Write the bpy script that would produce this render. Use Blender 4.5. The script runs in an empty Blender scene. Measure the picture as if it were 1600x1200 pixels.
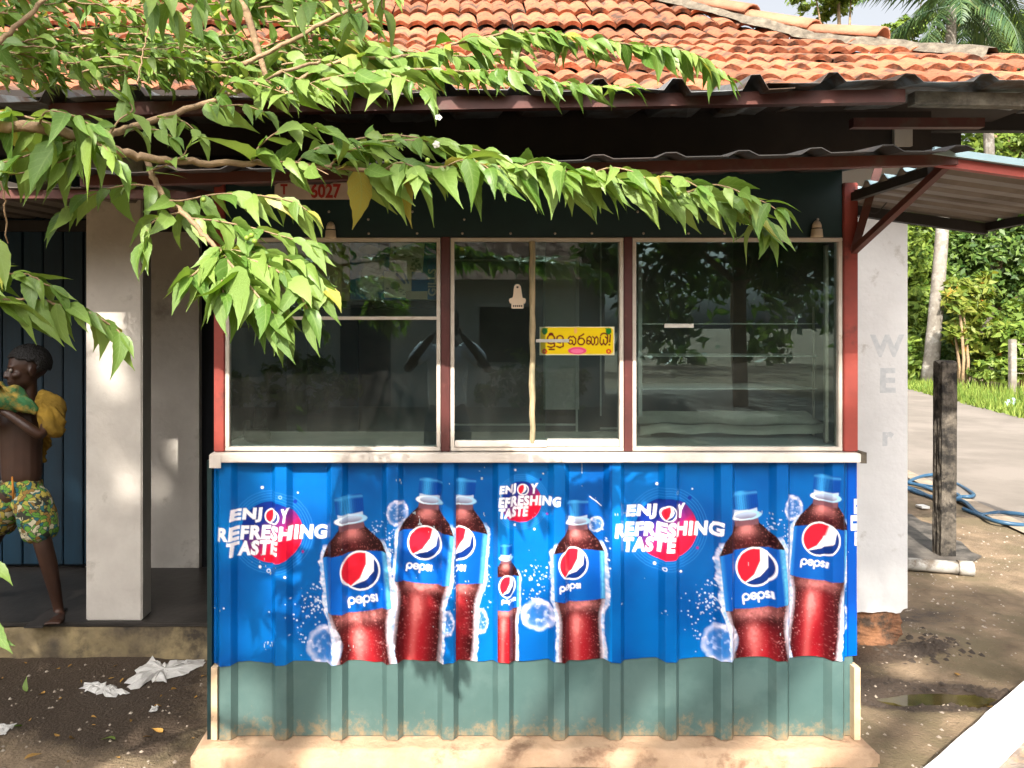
import bpy, bmesh, math, random
import numpy as np
from mathutils import Vector, Matrix, Quaternion
R = math.radians
random.seed(7)
rng = np.random.default_rng(11)
sc = bpy.context.scene
COL = sc.collection

# ------------------------------------------------------------------ camera, sky, sun, exposure
CAM = Vector((0.0, -2.8, 1.5)); F = 1200.0; PX, PY = 705.0, 515.0
cd = bpy.data.cameras.new('camera'); cam = bpy.data.objects.new('camera', cd); COL.objects.link(cam)
cam.location = CAM; cam.rotation_euler = (R(90), 0, 0)
cd.sensor_width = 36; cd.lens = 27.0; cd.shift_x = (800 - PX) / 1600; cd.shift_y = -(600 - PY) / 1600
cd.clip_start = 0.02; cd.clip_end = 2000
sc.camera = cam
SUN_EL, SUN_AZ = 41.0, 12.0
w = bpy.data.worlds.new('World'); sc.world = w; w.use_nodes = True
nt = w.node_tree; bg = nt.nodes['Background']
sky = nt.nodes.new('ShaderNodeTexSky'); sky.sky_type = 'NISHITA'; sky.sun_disc = False
sky.sun_elevation = R(SUN_EL); sky.sun_rotation = R(180 + SUN_AZ); sky.air_density = 1.0; sky.dust_density = 8.0; sky.ozone_density = 0.6
hsv = nt.nodes.new('ShaderNodeHueSaturation'); hsv.inputs['Saturation'].default_value = 0.25; hsv.inputs['Value'].default_value = 1.22   # thin even haze over the whole sky
nt.links.new(sky.outputs[0], hsv.inputs['Color']); nt.links.new(hsv.outputs[0], bg.inputs[0]); bg.inputs[1].default_value = 0.13
sl = bpy.data.lights.new('sun', 'SUN'); sl.energy = 4.6; sl.angle = R(0.55); sl.color = (1.0, 0.93, 0.82)
so = bpy.data.objects.new('sun', sl); COL.objects.link(so)
sd = Vector((-math.sin(R(SUN_AZ)) * math.cos(R(SUN_EL)), -math.cos(R(SUN_AZ)) * math.cos(R(SUN_EL)), math.sin(R(SUN_EL))))
so.rotation_euler = sd.to_track_quat('Z', 'Y').to_euler(); so.location = sd * 30
vs = sc.view_settings; vs.view_transform = 'Standard'; vs.look = 'None'; vs.exposure = 1.05; vs.gamma = 1.0; vs.use_curve_mapping = False
sc.cycles.max_bounces = 5; sc.cycles.transparent_max_bounces = 8; sc.cycles.caustics_reflective = False; sc.cycles.caustics_refractive = False

# ------------------------------------------------------------------ helpers
def P(px, py, d):
    return Vector(((px - PX) * d / F, CAM.y + d, CAM.z - (py - PY) * d / F))
def xx(px, d=2.8): return (px - PX) * d / F
def zz(py, d=2.8): return CAM.z - (py - PY) * d / F
def lin(r, g, b):
    f = lambda c: (c / 255) / 12.92 if c / 255 <= 0.04045 else ((c / 255 + 0.055) / 1.055) ** 2.4
    return (f(r), f(g), f(b))

MATS = {}
def mat(name, c1, c2=None, scale=6.0, rough=0.7, metal=0.0, bump=0.0, bscale=40.0, c3=None, c3amt=0.5, c3scale=2.0,
        objrand=0.0, spec=0.4, stretch=(1, 1, 1), detail=6.0, rough2=None, coat=0.0):
    """principled material: two-colour noise, optional third patch colour, bump and per-object brightness"""
    m = bpy.data.materials.new(name); m.use_nodes = True; MATS[name] = m
    t = m.node_tree; n = t.nodes; L = t.links; b = n['Principled BSDF']
    b.inputs['Roughness'].default_value = rough; b.inputs['Metallic'].default_value = metal
    b.inputs['Specular IOR Level'].default_value = spec; b.inputs['Coat Weight'].default_value = coat
    tc = n.new('ShaderNodeTexCoord'); mp = n.new('ShaderNodeMapping'); mp.inputs['Scale'].default_value = stretch
    oi = n.new('ShaderNodeObjectInfo'); va = n.new('ShaderNodeVectorMath'); va.operation = 'MULTIPLY_ADD'
    va.inputs[1].default_value = (1, 1, 1)
    L.new(tc.outputs['Object'], va.inputs[0])
    cb = n.new('ShaderNodeCombineXYZ'); mu = n.new('ShaderNodeMath'); mu.operation = 'MULTIPLY'; mu.inputs[1].default_value = 37.0 if objrand else 0.0
    L.new(oi.outputs['Random'], mu.inputs[0])
    for i in range(3): L.new(mu.outputs[0], cb.inputs[i])
    L.new(cb.outputs[0], va.inputs[2]); L.new(va.outputs[0], mp.inputs[0])
    c2 = c2 or tuple(x * 0.75 for x in c1)
    nz = n.new('ShaderNodeTexNoise'); nz.inputs['Scale'].default_value = scale; nz.inputs['Detail'].default_value = detail; nz.inputs['Roughness'].default_value = 0.6
    L.new(mp.outputs[0], nz.inputs['Vector'])
    rp = n.new('ShaderNodeValToRGB'); rp.color_ramp.elements[0].position = 0.34; rp.color_ramp.elements[1].position = 0.66
    rp.color_ramp.elements[0].color = (*c2, 1); rp.color_ramp.elements[1].color = (*c1, 1)
    L.new(nz.outputs['Fac'], rp.inputs[0]); col = rp.outputs[0]
    if c3:
        n3 = n.new('ShaderNodeTexNoise'); n3.inputs['Scale'].default_value = c3scale; n3.inputs['Detail'].default_value = 8; n3.inputs['Roughness'].default_value = 0.65
        L.new(mp.outputs[0], n3.inputs['Vector'])
        r3 = n.new('ShaderNodeValToRGB'); r3.color_ramp.elements[0].position = 1 - c3amt - 0.06; r3.color_ramp.elements[1].position = 1 - c3amt + 0.06
        L.new(n3.outputs['Fac'], r3.inputs[0])
        mx = n.new('ShaderNodeMix'); mx.data_type = 'RGBA'; L.new(r3.outputs[0], mx.inputs[0]); L.new(col, mx.inputs[6]); mx.inputs[7].default_value = (*c3, 1)
        col = mx.outputs[2]
    if objrand:
        hs = n.new('ShaderNodeHueSaturation'); mr = n.new('ShaderNodeMapRange')
        mr.inputs['To Min'].default_value = 1 - objrand; mr.inputs['To Max'].default_value = 1 + objrand
        L.new(oi.outputs['Random'], mr.inputs['Value']); L.new(mr.outputs[0], hs.inputs['Value']); L.new(col, hs.inputs['Color']); col = hs.outputs[0]
    L.new(col, b.inputs['Base Color'])
    if rough2 is not None:
        mr2 = n.new('ShaderNodeMapRange'); mr2.inputs['To Min'].default_value = rough; mr2.inputs['To Max'].default_value = rough2
        L.new(nz.outputs['Fac'], mr2.inputs['Value']); L.new(mr2.outputs[0], b.inputs['Roughness'])
    if bump:
        nb = n.new('ShaderNodeTexNoise'); nb.inputs['Scale'].default_value = bscale; nb.inputs['Detail'].default_value = 8
        L.new(mp.outputs[0], nb.inputs['Vector']); bu = n.new('ShaderNodeBump'); bu.inputs['Strength'].default_value = bump; bu.inputs['Distance'].default_value = 0.01
        L.new(nb.outputs['Fac'], bu.inputs['Height']); L.new(bu.outputs[0], b.inputs['Normal'])
    return m

class MB:
    def __init__(s): s.v = []; s.f = []; s.mi = []; s.cur = 0
    def add(s, vs_, fs): 
        o = len(s.v); s.v += [tuple(v) for v in vs_]; s.f += [tuple(i + o for i in f) for f in fs]; s.mi += [s.cur] * len(fs); return s
    def box(s, x0, x1, y0, y1, z0, z1):
        return s.add([(x0, y0, z0), (x1, y0, z0), (x1, y1, z0), (x0, y1, z0), (x0, y0, z1), (x1, y0, z1), (x1, y1, z1), (x0, y1, z1)],
                     [(0, 3, 2, 1), (4, 5, 6, 7), (0, 1, 5, 4), (1, 2, 6, 5), (2, 3, 7, 6), (3, 0, 4, 7)])
    def bbox(s, x0, x1, y0, y1, z0, z1, b=0.004):
        """box with chamfered vertical and horizontal edges"""
        bm = bmesh.new(); bmesh.ops.create_cube(bm, size=1)
        for v in bm.verts: v.co = Vector(((x0 + x1) / 2 + v.co.x * (x1 - x0), (y0 + y1) / 2 + v.co.y * (y1 - y0), (z0 + z1) / 2 + v.co.z * (z1 - z0)))
        bmesh.ops.bevel(bm, geom=bm.edges[:], offset=b, segments=2, affect='EDGES')
        bm.verts.index_update(); s.add([v.co[:] for v in bm.verts], [[v.index for v in f.verts] for f in bm.faces]); bm.free(); return s
    def beam(s, p0, p1, w, h, up=(0, 0, 1)):
        p0 = Vector(p0); p1 = Vector(p1); t = (p1 - p0).normalized(); u = Vector(up); sd_ = t.cross(u).normalized(); u = sd_.cross(t).normalized()
        a = sd_ * w / 2; b = u * h / 2
        vs_ = [p0 - a - b, p0 + a - b, p0 + a + b, p0 - a + b, p1 - a - b, p1 + a - b, p1 + a + b, p1 - a + b]
        return s.add(vs_, [(3, 2, 1, 0), (4, 5, 6, 7), (0, 1, 5, 4), (1, 2, 6, 5), (2, 3, 7, 6), (3, 0, 4, 7)])
    def tube(s, pts, rad, n=8, cap=True):
        pts = [Vector(p) for p in pts]; 
        if not hasattr(rad, '__len__'): rad = [rad] * len(pts)
        o = []; up = Vector((0, 0, 1)); prev = None
        for i, p in enumerate(pts):
            t = (pts[min(i + 1, len(pts) - 1)] - pts[max(i - 1, 0)]).normalized()
            if prev is None:
                a = t.cross(up if abs(t.z) < 0.9 else Vector((1, 0, 0))).normalized()
            else:
                a = (prev - t * prev.dot(t)).normalized()
            prev = a; b = t.cross(a)
            for k in range(n):
                an = 2 * math.pi * k / n; o.append(p + (a * math.cos(an) + b * math.sin(an)) * rad[i])
        fs = [(i * n + k, i * n + (k + 1) % n, (i + 1) * n + (k + 1) % n, (i + 1) * n + k) for i in range(len(pts) - 1) for k in range(n)]
        if cap: fs += [tuple(range(n))[::-1], tuple((len(pts) - 1) * n + k for k in range(n))]
        return s.add(o, fs)
    def lathe(s, prof, c=(0, 0, 0), n=16):
        o = []; 
        for r, z in prof:
            for k in range(n): o.append((c[0] + r * math.cos(2 * math.pi * k / n), c[1] + r * math.sin(2 * math.pi * k / n), c[2] + z))
        fs = [(i * n + k, i * n + (k + 1) % n, (i + 1) * n + (k + 1) % n, (i + 1) * n + k) for i in range(len(prof) - 1) for k in range(n)]
        fs += [tuple(range(n))[::-1], tuple((len(prof) - 1) * n + k for k in range(n))]
        return s.add(o, fs)
    def prism(s, poly, y0, y1):
        """polygon in x,z extruded along y"""
        n = len(poly); return s.add([(x, y0, z) for x, z in poly] + [(x, y1, z) for x, z in poly],
            [tuple(range(n)), tuple(range(2 * n - 1, n - 1, -1))] + [(i, i + n, (i + 1) % n + n, (i + 1) % n) for i in range(n)])
    def mesh(s, name, m, smooth=False):
        me = bpy.data.meshes.new(name); me.from_pydata(s.v, [], s.f); me.validate()
        ms = m if isinstance(m, (list, tuple)) else [m]
        for q in ms: me.materials.append(MATS[q] if isinstance(q, str) else q)
        if len(ms) > 1: me.polygons.foreach_set('material_index', s.mi)
        bm = bmesh.new(); bm.from_mesh(me); bmesh.ops.recalc_face_normals(bm, faces=bm.faces[:]); bm.to_mesh(me); bm.free()
        if smooth: me.polygons.foreach_set('use_smooth', [True] * len(me.polygons))
        return me
    def build(s, name, m, parent=None, smooth=False):
        return link(name, s.mesh(name, m, smooth), parent)

def link(name, data, parent=None):
    o = bpy.data.objects.new(name, data); COL.objects.link(o)
    if parent is not None: o.parent = parent
    return o
def empty(name, loc=(0, 0, 0)):
    o = bpy.data.objects.new(name, None); o.location = loc; COL.objects.link(o); o.empty_display_size = 0.1; return o
def tag(o, label=None, cat=None, group=None, kind=None):
    if label: o['label'] = label
    if cat: o['category'] = cat
    if group: o['group'] = group
    if kind: o['kind'] = kind
    return o
def mesh_np(name, V, Fq, m, smooth=False):
    V = np.asarray(V, np.float32); Fq = np.asarray(Fq, np.int32); k = Fq.shape[1]
    me = bpy.data.meshes.new(name); me.vertices.add(len(V)); me.vertices.foreach_set('co', V.ravel())
    me.loops.add(Fq.size); me.loops.foreach_set('vertex_index', Fq.ravel())
    me.polygons.add(len(Fq)); me.polygons.foreach_set('loop_start', np.arange(0, Fq.size, k, dtype=np.int32))
    try: me.polygons.foreach_set('loop_total', np.full(len(Fq), k, np.int32))
    except Exception: pass
    me.update(calc_edges=True); me.materials.append(MATS[m] if isinstance(m, str) else m)
    if smooth: me.polygons.foreach_set('use_smooth', [True] * len(Fq))
    return me
def noise2(x, y, s, seed=0):
    r = np.random.default_rng(seed).random((64, 64)); u = x / s; v = y / s
    i = np.floor(u).astype(int); j = np.floor(v).astype(int); fu = u - i; fv = v - j
    fu = fu * fu * (3 - 2 * fu); fv = fv * fv * (3 - 2 * fv); g = lambda a, b: r[a % 64, b % 64]
    return (g(i, j) * (1 - fu) + g(i + 1, j) * fu) * (1 - fv) + (g(i, j + 1) * (1 - fu) + g(i + 1, j + 1) * fu) * fv
def fbm(x, y, s, seed=0, o=4):
    t = 0; a = 0.5; n = 0
    for k in range(o): t = t + a * noise2(x + 13.7 * k, y + 5.1 * k, s / 2 ** k, seed + k); n += a; a *= 0.5
    return t / n
def attr_mat(name, rough=0.5, spec=0.4, attr='print', bump=0.0):
    m = bpy.data.materials.new(name); m.use_nodes = True; MATS[name] = m; n = m.node_tree.nodes; b = n['Principled BSDF']
    a = n.new('ShaderNodeAttribute'); a.attribute_name = attr; m.node_tree.links.new(a.outputs['Color'], b.inputs['Base Color'])
    b.inputs['Roughness'].default_value = rough; b.inputs['Specular IOR Level'].default_value = spec
    if bump:
        tc = n.new('ShaderNodeTexCoord'); nz = n.new('ShaderNodeTexNoise'); nz.inputs['Scale'].default_value = 9; bu = n.new('ShaderNodeBump'); bu.inputs['Strength'].default_value = bump; bu.inputs['Distance'].default_value = 0.02
        m.node_tree.links.new(tc.outputs['Object'], nz.inputs['Vector']); m.node_tree.links.new(nz.outputs['Fac'], bu.inputs['Height']); m.node_tree.links.new(bu.outputs[0], b.inputs['Normal'])
    return m

# ------------------------------------------------------------------ materials
mat('terracotta', (0.40, 0.155, 0.075), (0.29, 0.098, 0.05), 9, 0.85, objrand=0.36, bump=0.6, bscale=60, c3=(0.10, 0.055, 0.038), c3amt=0.46, c3scale=9)
mat('ridge_clay', (0.42, 0.19, 0.11), (0.32, 0.13, 0.075), 7, 0.8, objrand=0.1, bump=0.4, bscale=50)
mat('mortar', (0.19, 0.16, 0.12), (0.08, 0.066, 0.05), 20, 0.95, bump=1.0, bscale=45)
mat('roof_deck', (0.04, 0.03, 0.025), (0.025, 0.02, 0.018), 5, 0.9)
mat('old_sheet', (0.24, 0.26, 0.27), (0.10, 0.10, 0.095), 6, 0.55, metal=0.25, c3=(0.09, 0.055, 0.035), c3amt=0.47, c3scale=5, bump=0.15, bscale=14)
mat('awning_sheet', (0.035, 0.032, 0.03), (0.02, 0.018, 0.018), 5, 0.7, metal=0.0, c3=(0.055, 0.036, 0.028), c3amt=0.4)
mat('side_sheet', (0.19, 0.165, 0.145), (0.13, 0.11, 0.095), 5, 0.5, bump=0.05, c3=(0.10, 0.08, 0.065), c3amt=0.38, c3scale=3)
mat('blue_edge', (0.36, 0.50, 0.54), (0.28, 0.40, 0.44), 5, 0.45)
mat('red_beam', (0.115, 0.034, 0.024), (0.075, 0.025, 0.02), 8, 0.55, c3=(0.10, 0.055, 0.04), c3amt=0.42, c3scale=9)
mat('red_post', (0.33, 0.060, 0.045), (0.22, 0.045, 0.035), 7, 0.5, c3=(0.075, 0.03, 0.025), c3amt=0.40, c3scale=6, bump=0.1)
mat('maroon', (0.105, 0.026, 0.024), (0.07, 0.02, 0.018), 9, 0.5, c3=(0.17, 0.06, 0.05), c3amt=0.36, c3scale=14)
mat('alu', (0.66, 0.60, 0.53), (0.52, 0.46, 0.40), 11, 0.45, metal=0.1, c3=(0.30, 0.20, 0.13), c3amt=0.33, c3scale=16)
mat('white_sill', (0.78, 0.72, 0.66), (0.62, 0.55, 0.49), 9, 0.5, c3=(0.36, 0.24, 0.16), c3amt=0.30, c3scale=14)
mat('cream_trim', (0.66, 0.50, 0.33), (0.52, 0.37, 0.23), 12, 0.7, c3=(0.25, 0.15, 0.09), c3amt=0.34, c3scale=18)
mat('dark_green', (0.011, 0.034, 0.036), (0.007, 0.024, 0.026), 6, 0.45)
mat('concrete_tan', (0.50, 0.34, 0.22), (0.36, 0.23, 0.14), 7, 0.9, bump=0.6, bscale=55, c3=(0.22, 0.13, 0.08), c3amt=0.40, c3scale=6)
mat('plaster', (0.58, 0.54, 0.49), (0.47, 0.43, 0.39), 4, 0.85, bump=0.35, bscale=28, c3=(0.33, 0.29, 0.25), c3amt=0.38, c3scale=4)
mat('plaster_right', (0.68, 0.665, 0.66), (0.60, 0.585, 0.58), 5, 0.85, bump=0.3, bscale=35, c3=(0.42, 0.39, 0.36), c3amt=0.31, c3scale=9)
mat('brick_base', (0.27, 0.125, 0.06), (0.16, 0.075, 0.04), 9, 0.95, bump=1.0, bscale=40, c3=(0.06, 0.04, 0.028), c3amt=0.45, c3scale=12)
mat('faded_paint', (0.60, 0.60, 0.605), (0.46, 0.475, 0.495), 30, 0.85, detail=8)
mat('veranda', (0.042, 0.036, 0.032), (0.02, 0.018, 0.016), 6, 0.38, bump=0.2, bscale=20)
mat('veranda_edge', (0.30, 0.23, 0.12), (0.11, 0.085, 0.055), 5, 0.9, bump=0.7, bscale=26, c3=(0.05, 0.04, 0.03), c3amt=0.45, c3scale=3.5)
mat('blue_plank', (0.004, 0.030, 0.056), (0.003, 0.02, 0.038), 5, 0.5, objrand=0.2, stretch=(3, 3, 0.4))
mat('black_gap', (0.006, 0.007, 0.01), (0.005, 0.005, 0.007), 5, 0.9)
mat('interior_wall', (0.22, 0.26, 0.30), (0.16, 0.19, 0.22), 3, 0.9)
mat('interior_white', (0.74, 0.76, 0.76), (0.6, 0.62, 0.62), 5, 0.8)
mat('dark_wood', (0.03, 0.026, 0.024), (0.018, 0.015, 0.014), 6, 0.7)
mat('cardboard', (0.55, 0.42, 0.26), (0.46, 0.34, 0.20), 6, 0.9)
mat('cloth_white', (0.70, 0.68, 0.60), (0.55, 0.53, 0.47), 8, 0.95, bump=0.4, bscale=18)
mat('bamboo', (0.55, 0.42, 0.25), (0.20, 0.19, 0.12), 7, 0.7, stretch=(3, 3, 1), bump=0.3)
mat('ceramic', (0.66, 0.55, 0.42), (0.5, 0.4, 0.29), 9, 0.45)
mat('black_plastic', (0.015, 0.015, 0.016), (0.01, 0.01, 0.01), 6, 0.4)
mat('skin', (0.048, 0.019, 0.010), (0.032, 0.0125, 0.007), 9, 0.5, spec=0.5)
mat('hair', (0.007, 0.006, 0.006), (0.005, 0.004, 0.004), 60, 0.6, bump=1.0, bscale=120)
mat('yellow_cloth', (0.26, 0.155, 0.015), (0.16, 0.095, 0.009), 12, 0.9, bump=0.8, bscale=22)
mat('green_cloth', (0.06, 0.21, 0.085), (0.035, 0.14, 0.05), 14, 0.9, c3=(0.42, 0.27, 0.05), c3amt=0.47, c3scale=9, bump=0.8, bscale=22)
mat('eye_white', (0.22, 0.19, 0.16), None, 5, 0.3)
mat('shirt_grey', (0.74, 0.76, 0.82), (0.5, 0.52, 0.6), 26, 0.9)
mat('trousers', (0.05, 0.055, 0.075), (0.03, 0.035, 0.05), 8, 0.9)
mat('bark', (0.34, 0.23, 0.13), (0.20, 0.13, 0.075), 16, 0.85, bump=0.7, bscale=50, stretch=(1, 1, 1))
mat('palm_bark', (0.27, 0.245, 0.21), (0.15, 0.13, 0.105), 5, 0.9, bump=0.9, bscale=9, c3=(0.36, 0.345, 0.31), c3amt=0.42, c3scale=4)
mat('thin_bark', (0.36, 0.25, 0.14), (0.2, 0.14, 0.08), 6, 0.9)
mat('old_post', (0.17, 0.145, 0.115), (0.03, 0.026, 0.022), 13, 0.95, bump=1.0, bscale=40, c3=(0.02, 0.018, 0.016), c3amt=0.47, c3scale=7)
mat('pvc', (0.42, 0.41, 0.38), (0.28, 0.26, 0.23), 10, 0.5, c3=(0.15, 0.12, 0.09), c3amt=0.42, c3scale=8)
mat('hose_blue', (0.035, 0.10, 0.18), (0.025, 0.07, 0.13), 10, 0.4)
mat('white_parapet', (0.78, 0.77, 0.755), (0.62, 0.60, 0.57), 7, 0.85, bump=0.6, bscale=30, c3=(0.36, 0.27, 0.19), c3amt=0.35, c3scale=16)
mat('rubble', (0.30, 0.25, 0.21), (0.12, 0.09, 0.075), 16, 0.95, bump=1.0, bscale=40, c3=(0.40, 0.25, 0.13), c3amt=0.42, c3scale=9)
mat('asphalt', (0.19, 0.165, 0.142), (0.155, 0.135, 0.115), 2.2, 0.9, bump=0.3, bscale=60, c3=(0.215, 0.187, 0.162), c3amt=0.45, c3scale=0.6)
mat('road_edge', (0.36, 0.29, 0.22), (0.24, 0.19, 0.14), 6, 0.9, bump=0.4)
mat('wet_concrete', (0.17, 0.15, 0.13), (0.075, 0.066, 0.058), 7, 0.55, bump=0.5, bscale=40, c3=(0.045, 0.04, 0.036), c3amt=0.44, c3scale=5)
mat('paper_grey', (0.60, 0.58, 0.55), (0.48, 0.46, 0.44), 7, 0.9, bump=0.6, bscale=25)
mat('dry_leaf', (0.40, 0.22, 0.05), (0.28, 0.15, 0.035), 12, 0.8, objrand=0.3)
mat('clod', (0.075, 0.055, 0.04), (0.035, 0.026, 0.02), 20, 0.8)
mat('pebble', (0.42, 0.36, 0.29), (0.25, 0.2, 0.16), 12, 0.9)
mat('plate_white', (0.62, 0.52, 0.46), (0.5, 0.4, 0.35), 10, 0.5)
mat('plate_red', (0.42, 0.035, 0.03), (0.34, 0.03, 0.025), 20, 0.5)
mat('tape', (0.62, 0.6, 0.55), (0.5, 0.48, 0.44), 20, 0.5)
mat('sticker_cream', (0.74, 0.60, 0.46), (0.66, 0.52, 0.38), 12, 0.5)
mat('ink', (0.04, 0.03, 0.03), None, 10, 0.6)
mat('far_plaster', (0.60, 0.59, 0.57), (0.48, 0.47, 0.45), 1.2, 0.9)
mat('far_roof', (0.30, 0.13, 0.08), (0.2, 0.09, 0.06), 2, 0.9)
mat('white_paint', (0.75, 0.74, 0.72), (0.65, 0.63, 0.6), 3, 0.6)
mat('screw', (0.45, 0.43, 0.40), (0.3, 0.25, 0.2), 30, 0.4, metal=0.6)
mat('brown_wire', (0.02, 0.018, 0.017), None, 10, 0.5)
attr_mat('print', 0.36, 0.22, bump=0.06)
attr_mat('print_matte', 0.75, 0.2)

def leaf_mat(name, c_lo, c_hi, trans=0.35, rough=0.5, gloss=0.35, yellow=None, veins=False):
    m = bpy.data.materials.new(name); m.use_nodes = True; MATS[name] = m; t = m.node_tree; n = t.nodes; L = t.links
    b = n['Principled BSDF']; out = n['Material Output']; b.inputs['Roughness'].default_value = rough; b.inputs['Specular IOR Level'].default_value = gloss
    g = n.new('ShaderNodeNewGeometry'); oi = n.new('ShaderNodeObjectInfo'); ad = n.new('ShaderNodeMath'); ad.operation = 'ADD'; fr = n.new('ShaderNodeMath'); fr.operation = 'FRACT'
    L.new(g.outputs['Random Per Island'], ad.inputs[0]); L.new(oi.outputs['Random'], ad.inputs[1]); L.new(ad.outputs[0], fr.inputs[0])
    rp = n.new('ShaderNodeValToRGB'); L.new(fr.outputs[0], rp.inputs[0]); e = rp.color_ramp.elements
    e[0].color = (*c_lo, 1); e[1].color = (*c_hi, 1); e[1].position = 0.97
    if yellow: q = e.new(0.998); q.color = (*yellow, 1)
    col = rp.outputs[0]
    if veins:
        at = n.new('ShaderNodeAttribute'); at.attribute_name = 'leafuv'; sp = n.new('ShaderNodeSeparateXYZ'); L.new(at.outputs['Vector'], sp.inputs[0])
        def M(op, a_, b_):
            q = n.new('ShaderNodeMath'); q.operation = op
            for i_, v_ in enumerate((a_, b_)):
                if hasattr(v_, 'is_output'): L.new(v_, q.inputs[i_])
                else: q.inputs[i_].default_value = v_
            return q.outputs[0]
        side_v = M('ABSOLUTE', M('SUBTRACT', M('FRACT', M('SUBTRACT', M('MULTIPLY', sp.outputs[1], 8.0), M('MULTIPLY', sp.outputs[0], 1.6)), 0.0), 0.5), 0.0)
        line = M('MAXIMUM', M('LESS_THAN', sp.outputs[0], 0.07), M('MULTIPLY', M('LESS_THAN', side_v, 0.09), 0.55))
        hv = n.new('ShaderNodeMix'); hv.data_type = 'RGBA'; L.new(M('MULTIPLY', line, 0.45), hv.inputs[0]); L.new(col, hv.inputs[6]); hv.inputs[7].default_value = (0.30, 0.42, 0.12, 1); col = hv.outputs[2]
        nz = n.new('ShaderNodeTexNoise'); nz.inputs['Scale'].default_value = 60; tc = n.new('ShaderNodeTexCoord'); L.new(tc.outputs['Object'], nz.inputs['Vector'])
        bu = n.new('ShaderNodeBump'); bu.inputs['Strength'].default_value = 0.35; bu.inputs['Distance'].default_value = 0.004; L.new(M('SUBTRACT', nz.outputs['Fac'], M('MULTIPLY', line, 0.6)), bu.inputs['Height']); L.new(bu.outputs[0], b.inputs['Normal'])
    L.new(col, b.inputs['Base Color'])
    tr = n.new('ShaderNodeBsdfTranslucent'); hs = n.new('ShaderNodeHueSaturation'); hs.inputs['Value'].default_value = 1.25; hs.inputs['Hue'].default_value = 0.485; hs.inputs['Saturation'].default_value = 1.1
    L.new(rp.outputs[0], hs.inputs['Color']); L.new(hs.outputs[0], tr.inputs['Color'])
    mx = n.new('ShaderNodeMixShader'); mx.inputs[0].default_value = trans; L.new(b.outputs[0], mx.inputs[1]); L.new(tr.outputs[0], mx.inputs[2]); L.new(mx.outputs[0], out.inputs['Surface'])
    return m
leaf_mat('cherry_leaf', (0.082, 0.180, 0.022), (0.245, 0.355, 0.075), 0.36, 0.42, 0.5, (0.42, 0.36, 0.06), veins=True)
leaf_mat('tree_leaf', (0.055, 0.115, 0.014), (0.225, 0.305, 0.05), 0.32, 0.5, 0.3)
leaf_mat('dark_leaf', (0.028, 0.075, 0.014), (0.14, 0.215, 0.042), 0.28, 0.45, 0.35)
leaf_mat('yellow_leaf', (0.08, 0.15, 0.02), (0.24, 0.26, 0.045), 0.35, 0.5, 0.3, (0.4, 0.17, 0.03))
leaf_mat('palm_leaf', (0.03, 0.075, 0.03), (0.10, 0.16, 0.05), 0.25, 0.45, 0.35, (0.3, 0.2, 0.08))
leaf_mat('grass_blade', (0.09, 0.17, 0.025), (0.24, 0.30, 0.06), 0.3, 0.6, 0.2)

def glass_mat():
    m = bpy.data.materials.new('glass'); m.use_nodes = True; MATS['glass'] = m; t = m.node_tree; n = t.nodes; L = t.links
    for q in list(n):
        if q.type == 'BSDF_PRINCIPLED': n.remove(q)
    out = n['Material Output']; tr = n.new('ShaderNodeBsdfTransparent'); tr.inputs[0].default_value = (0.80, 0.87, 0.84, 1)
    gl = n.new('ShaderNodeBsdfGlossy'); gl.inputs['Roughness'].default_value = 0.0; gl.inputs['Color'].default_value = (0.66, 0.90, 0.95, 1)
    fr = n.new('ShaderNodeFresnel'); fr.inputs[0].default_value = 1.8
    m1 = n.new('ShaderNodeMixShader'); L.new(fr.outputs[0], m1.inputs[0]); L.new(tr.outputs[0], m1.inputs[1]); L.new(gl.outputs[0], m1.inputs[2])
    df = n.new('ShaderNodeBsdfDiffuse'); df.inputs[0].default_value = (0.42, 0.42, 0.38, 1)
    tc = n.new('ShaderNodeTexCoord'); nz = n.new('ShaderNodeTexNoise'); nz.inputs['Scale'].default_value = 3.5; nz.inputs['Detail'].default_value = 9; nz.inputs['Roughness'].default_value = 0.7
    mp = n.new('ShaderNodeMapping'); mp.inputs['Scale'].default_value = (2.2, 1, 0.8); L.new(tc.outputs['Object'], mp.inputs[0]); L.new(mp.outputs[0], nz.inputs['Vector'])
    mr = n.new('ShaderNodeMapRange'); mr.inputs['From Min'].default_value = 0.38; mr.inputs['From Max'].default_value = 0.75; mr.inputs['To Min'].default_value = 0.006; mr.inputs['To Max'].default_value = 0.035
    L.new(nz.outputs['Fac'], mr.inputs['Value'])
    m2 = n.new('ShaderNodeMixShader'); L.new(mr.outputs[0], m2.inputs[0]); L.new(m1.outputs[0], m2.inputs[1]); L.new(df.outputs[0], m2.inputs[2]); L.new(m2.outputs[0], out.inputs['Surface'])
glass_mat()

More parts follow.
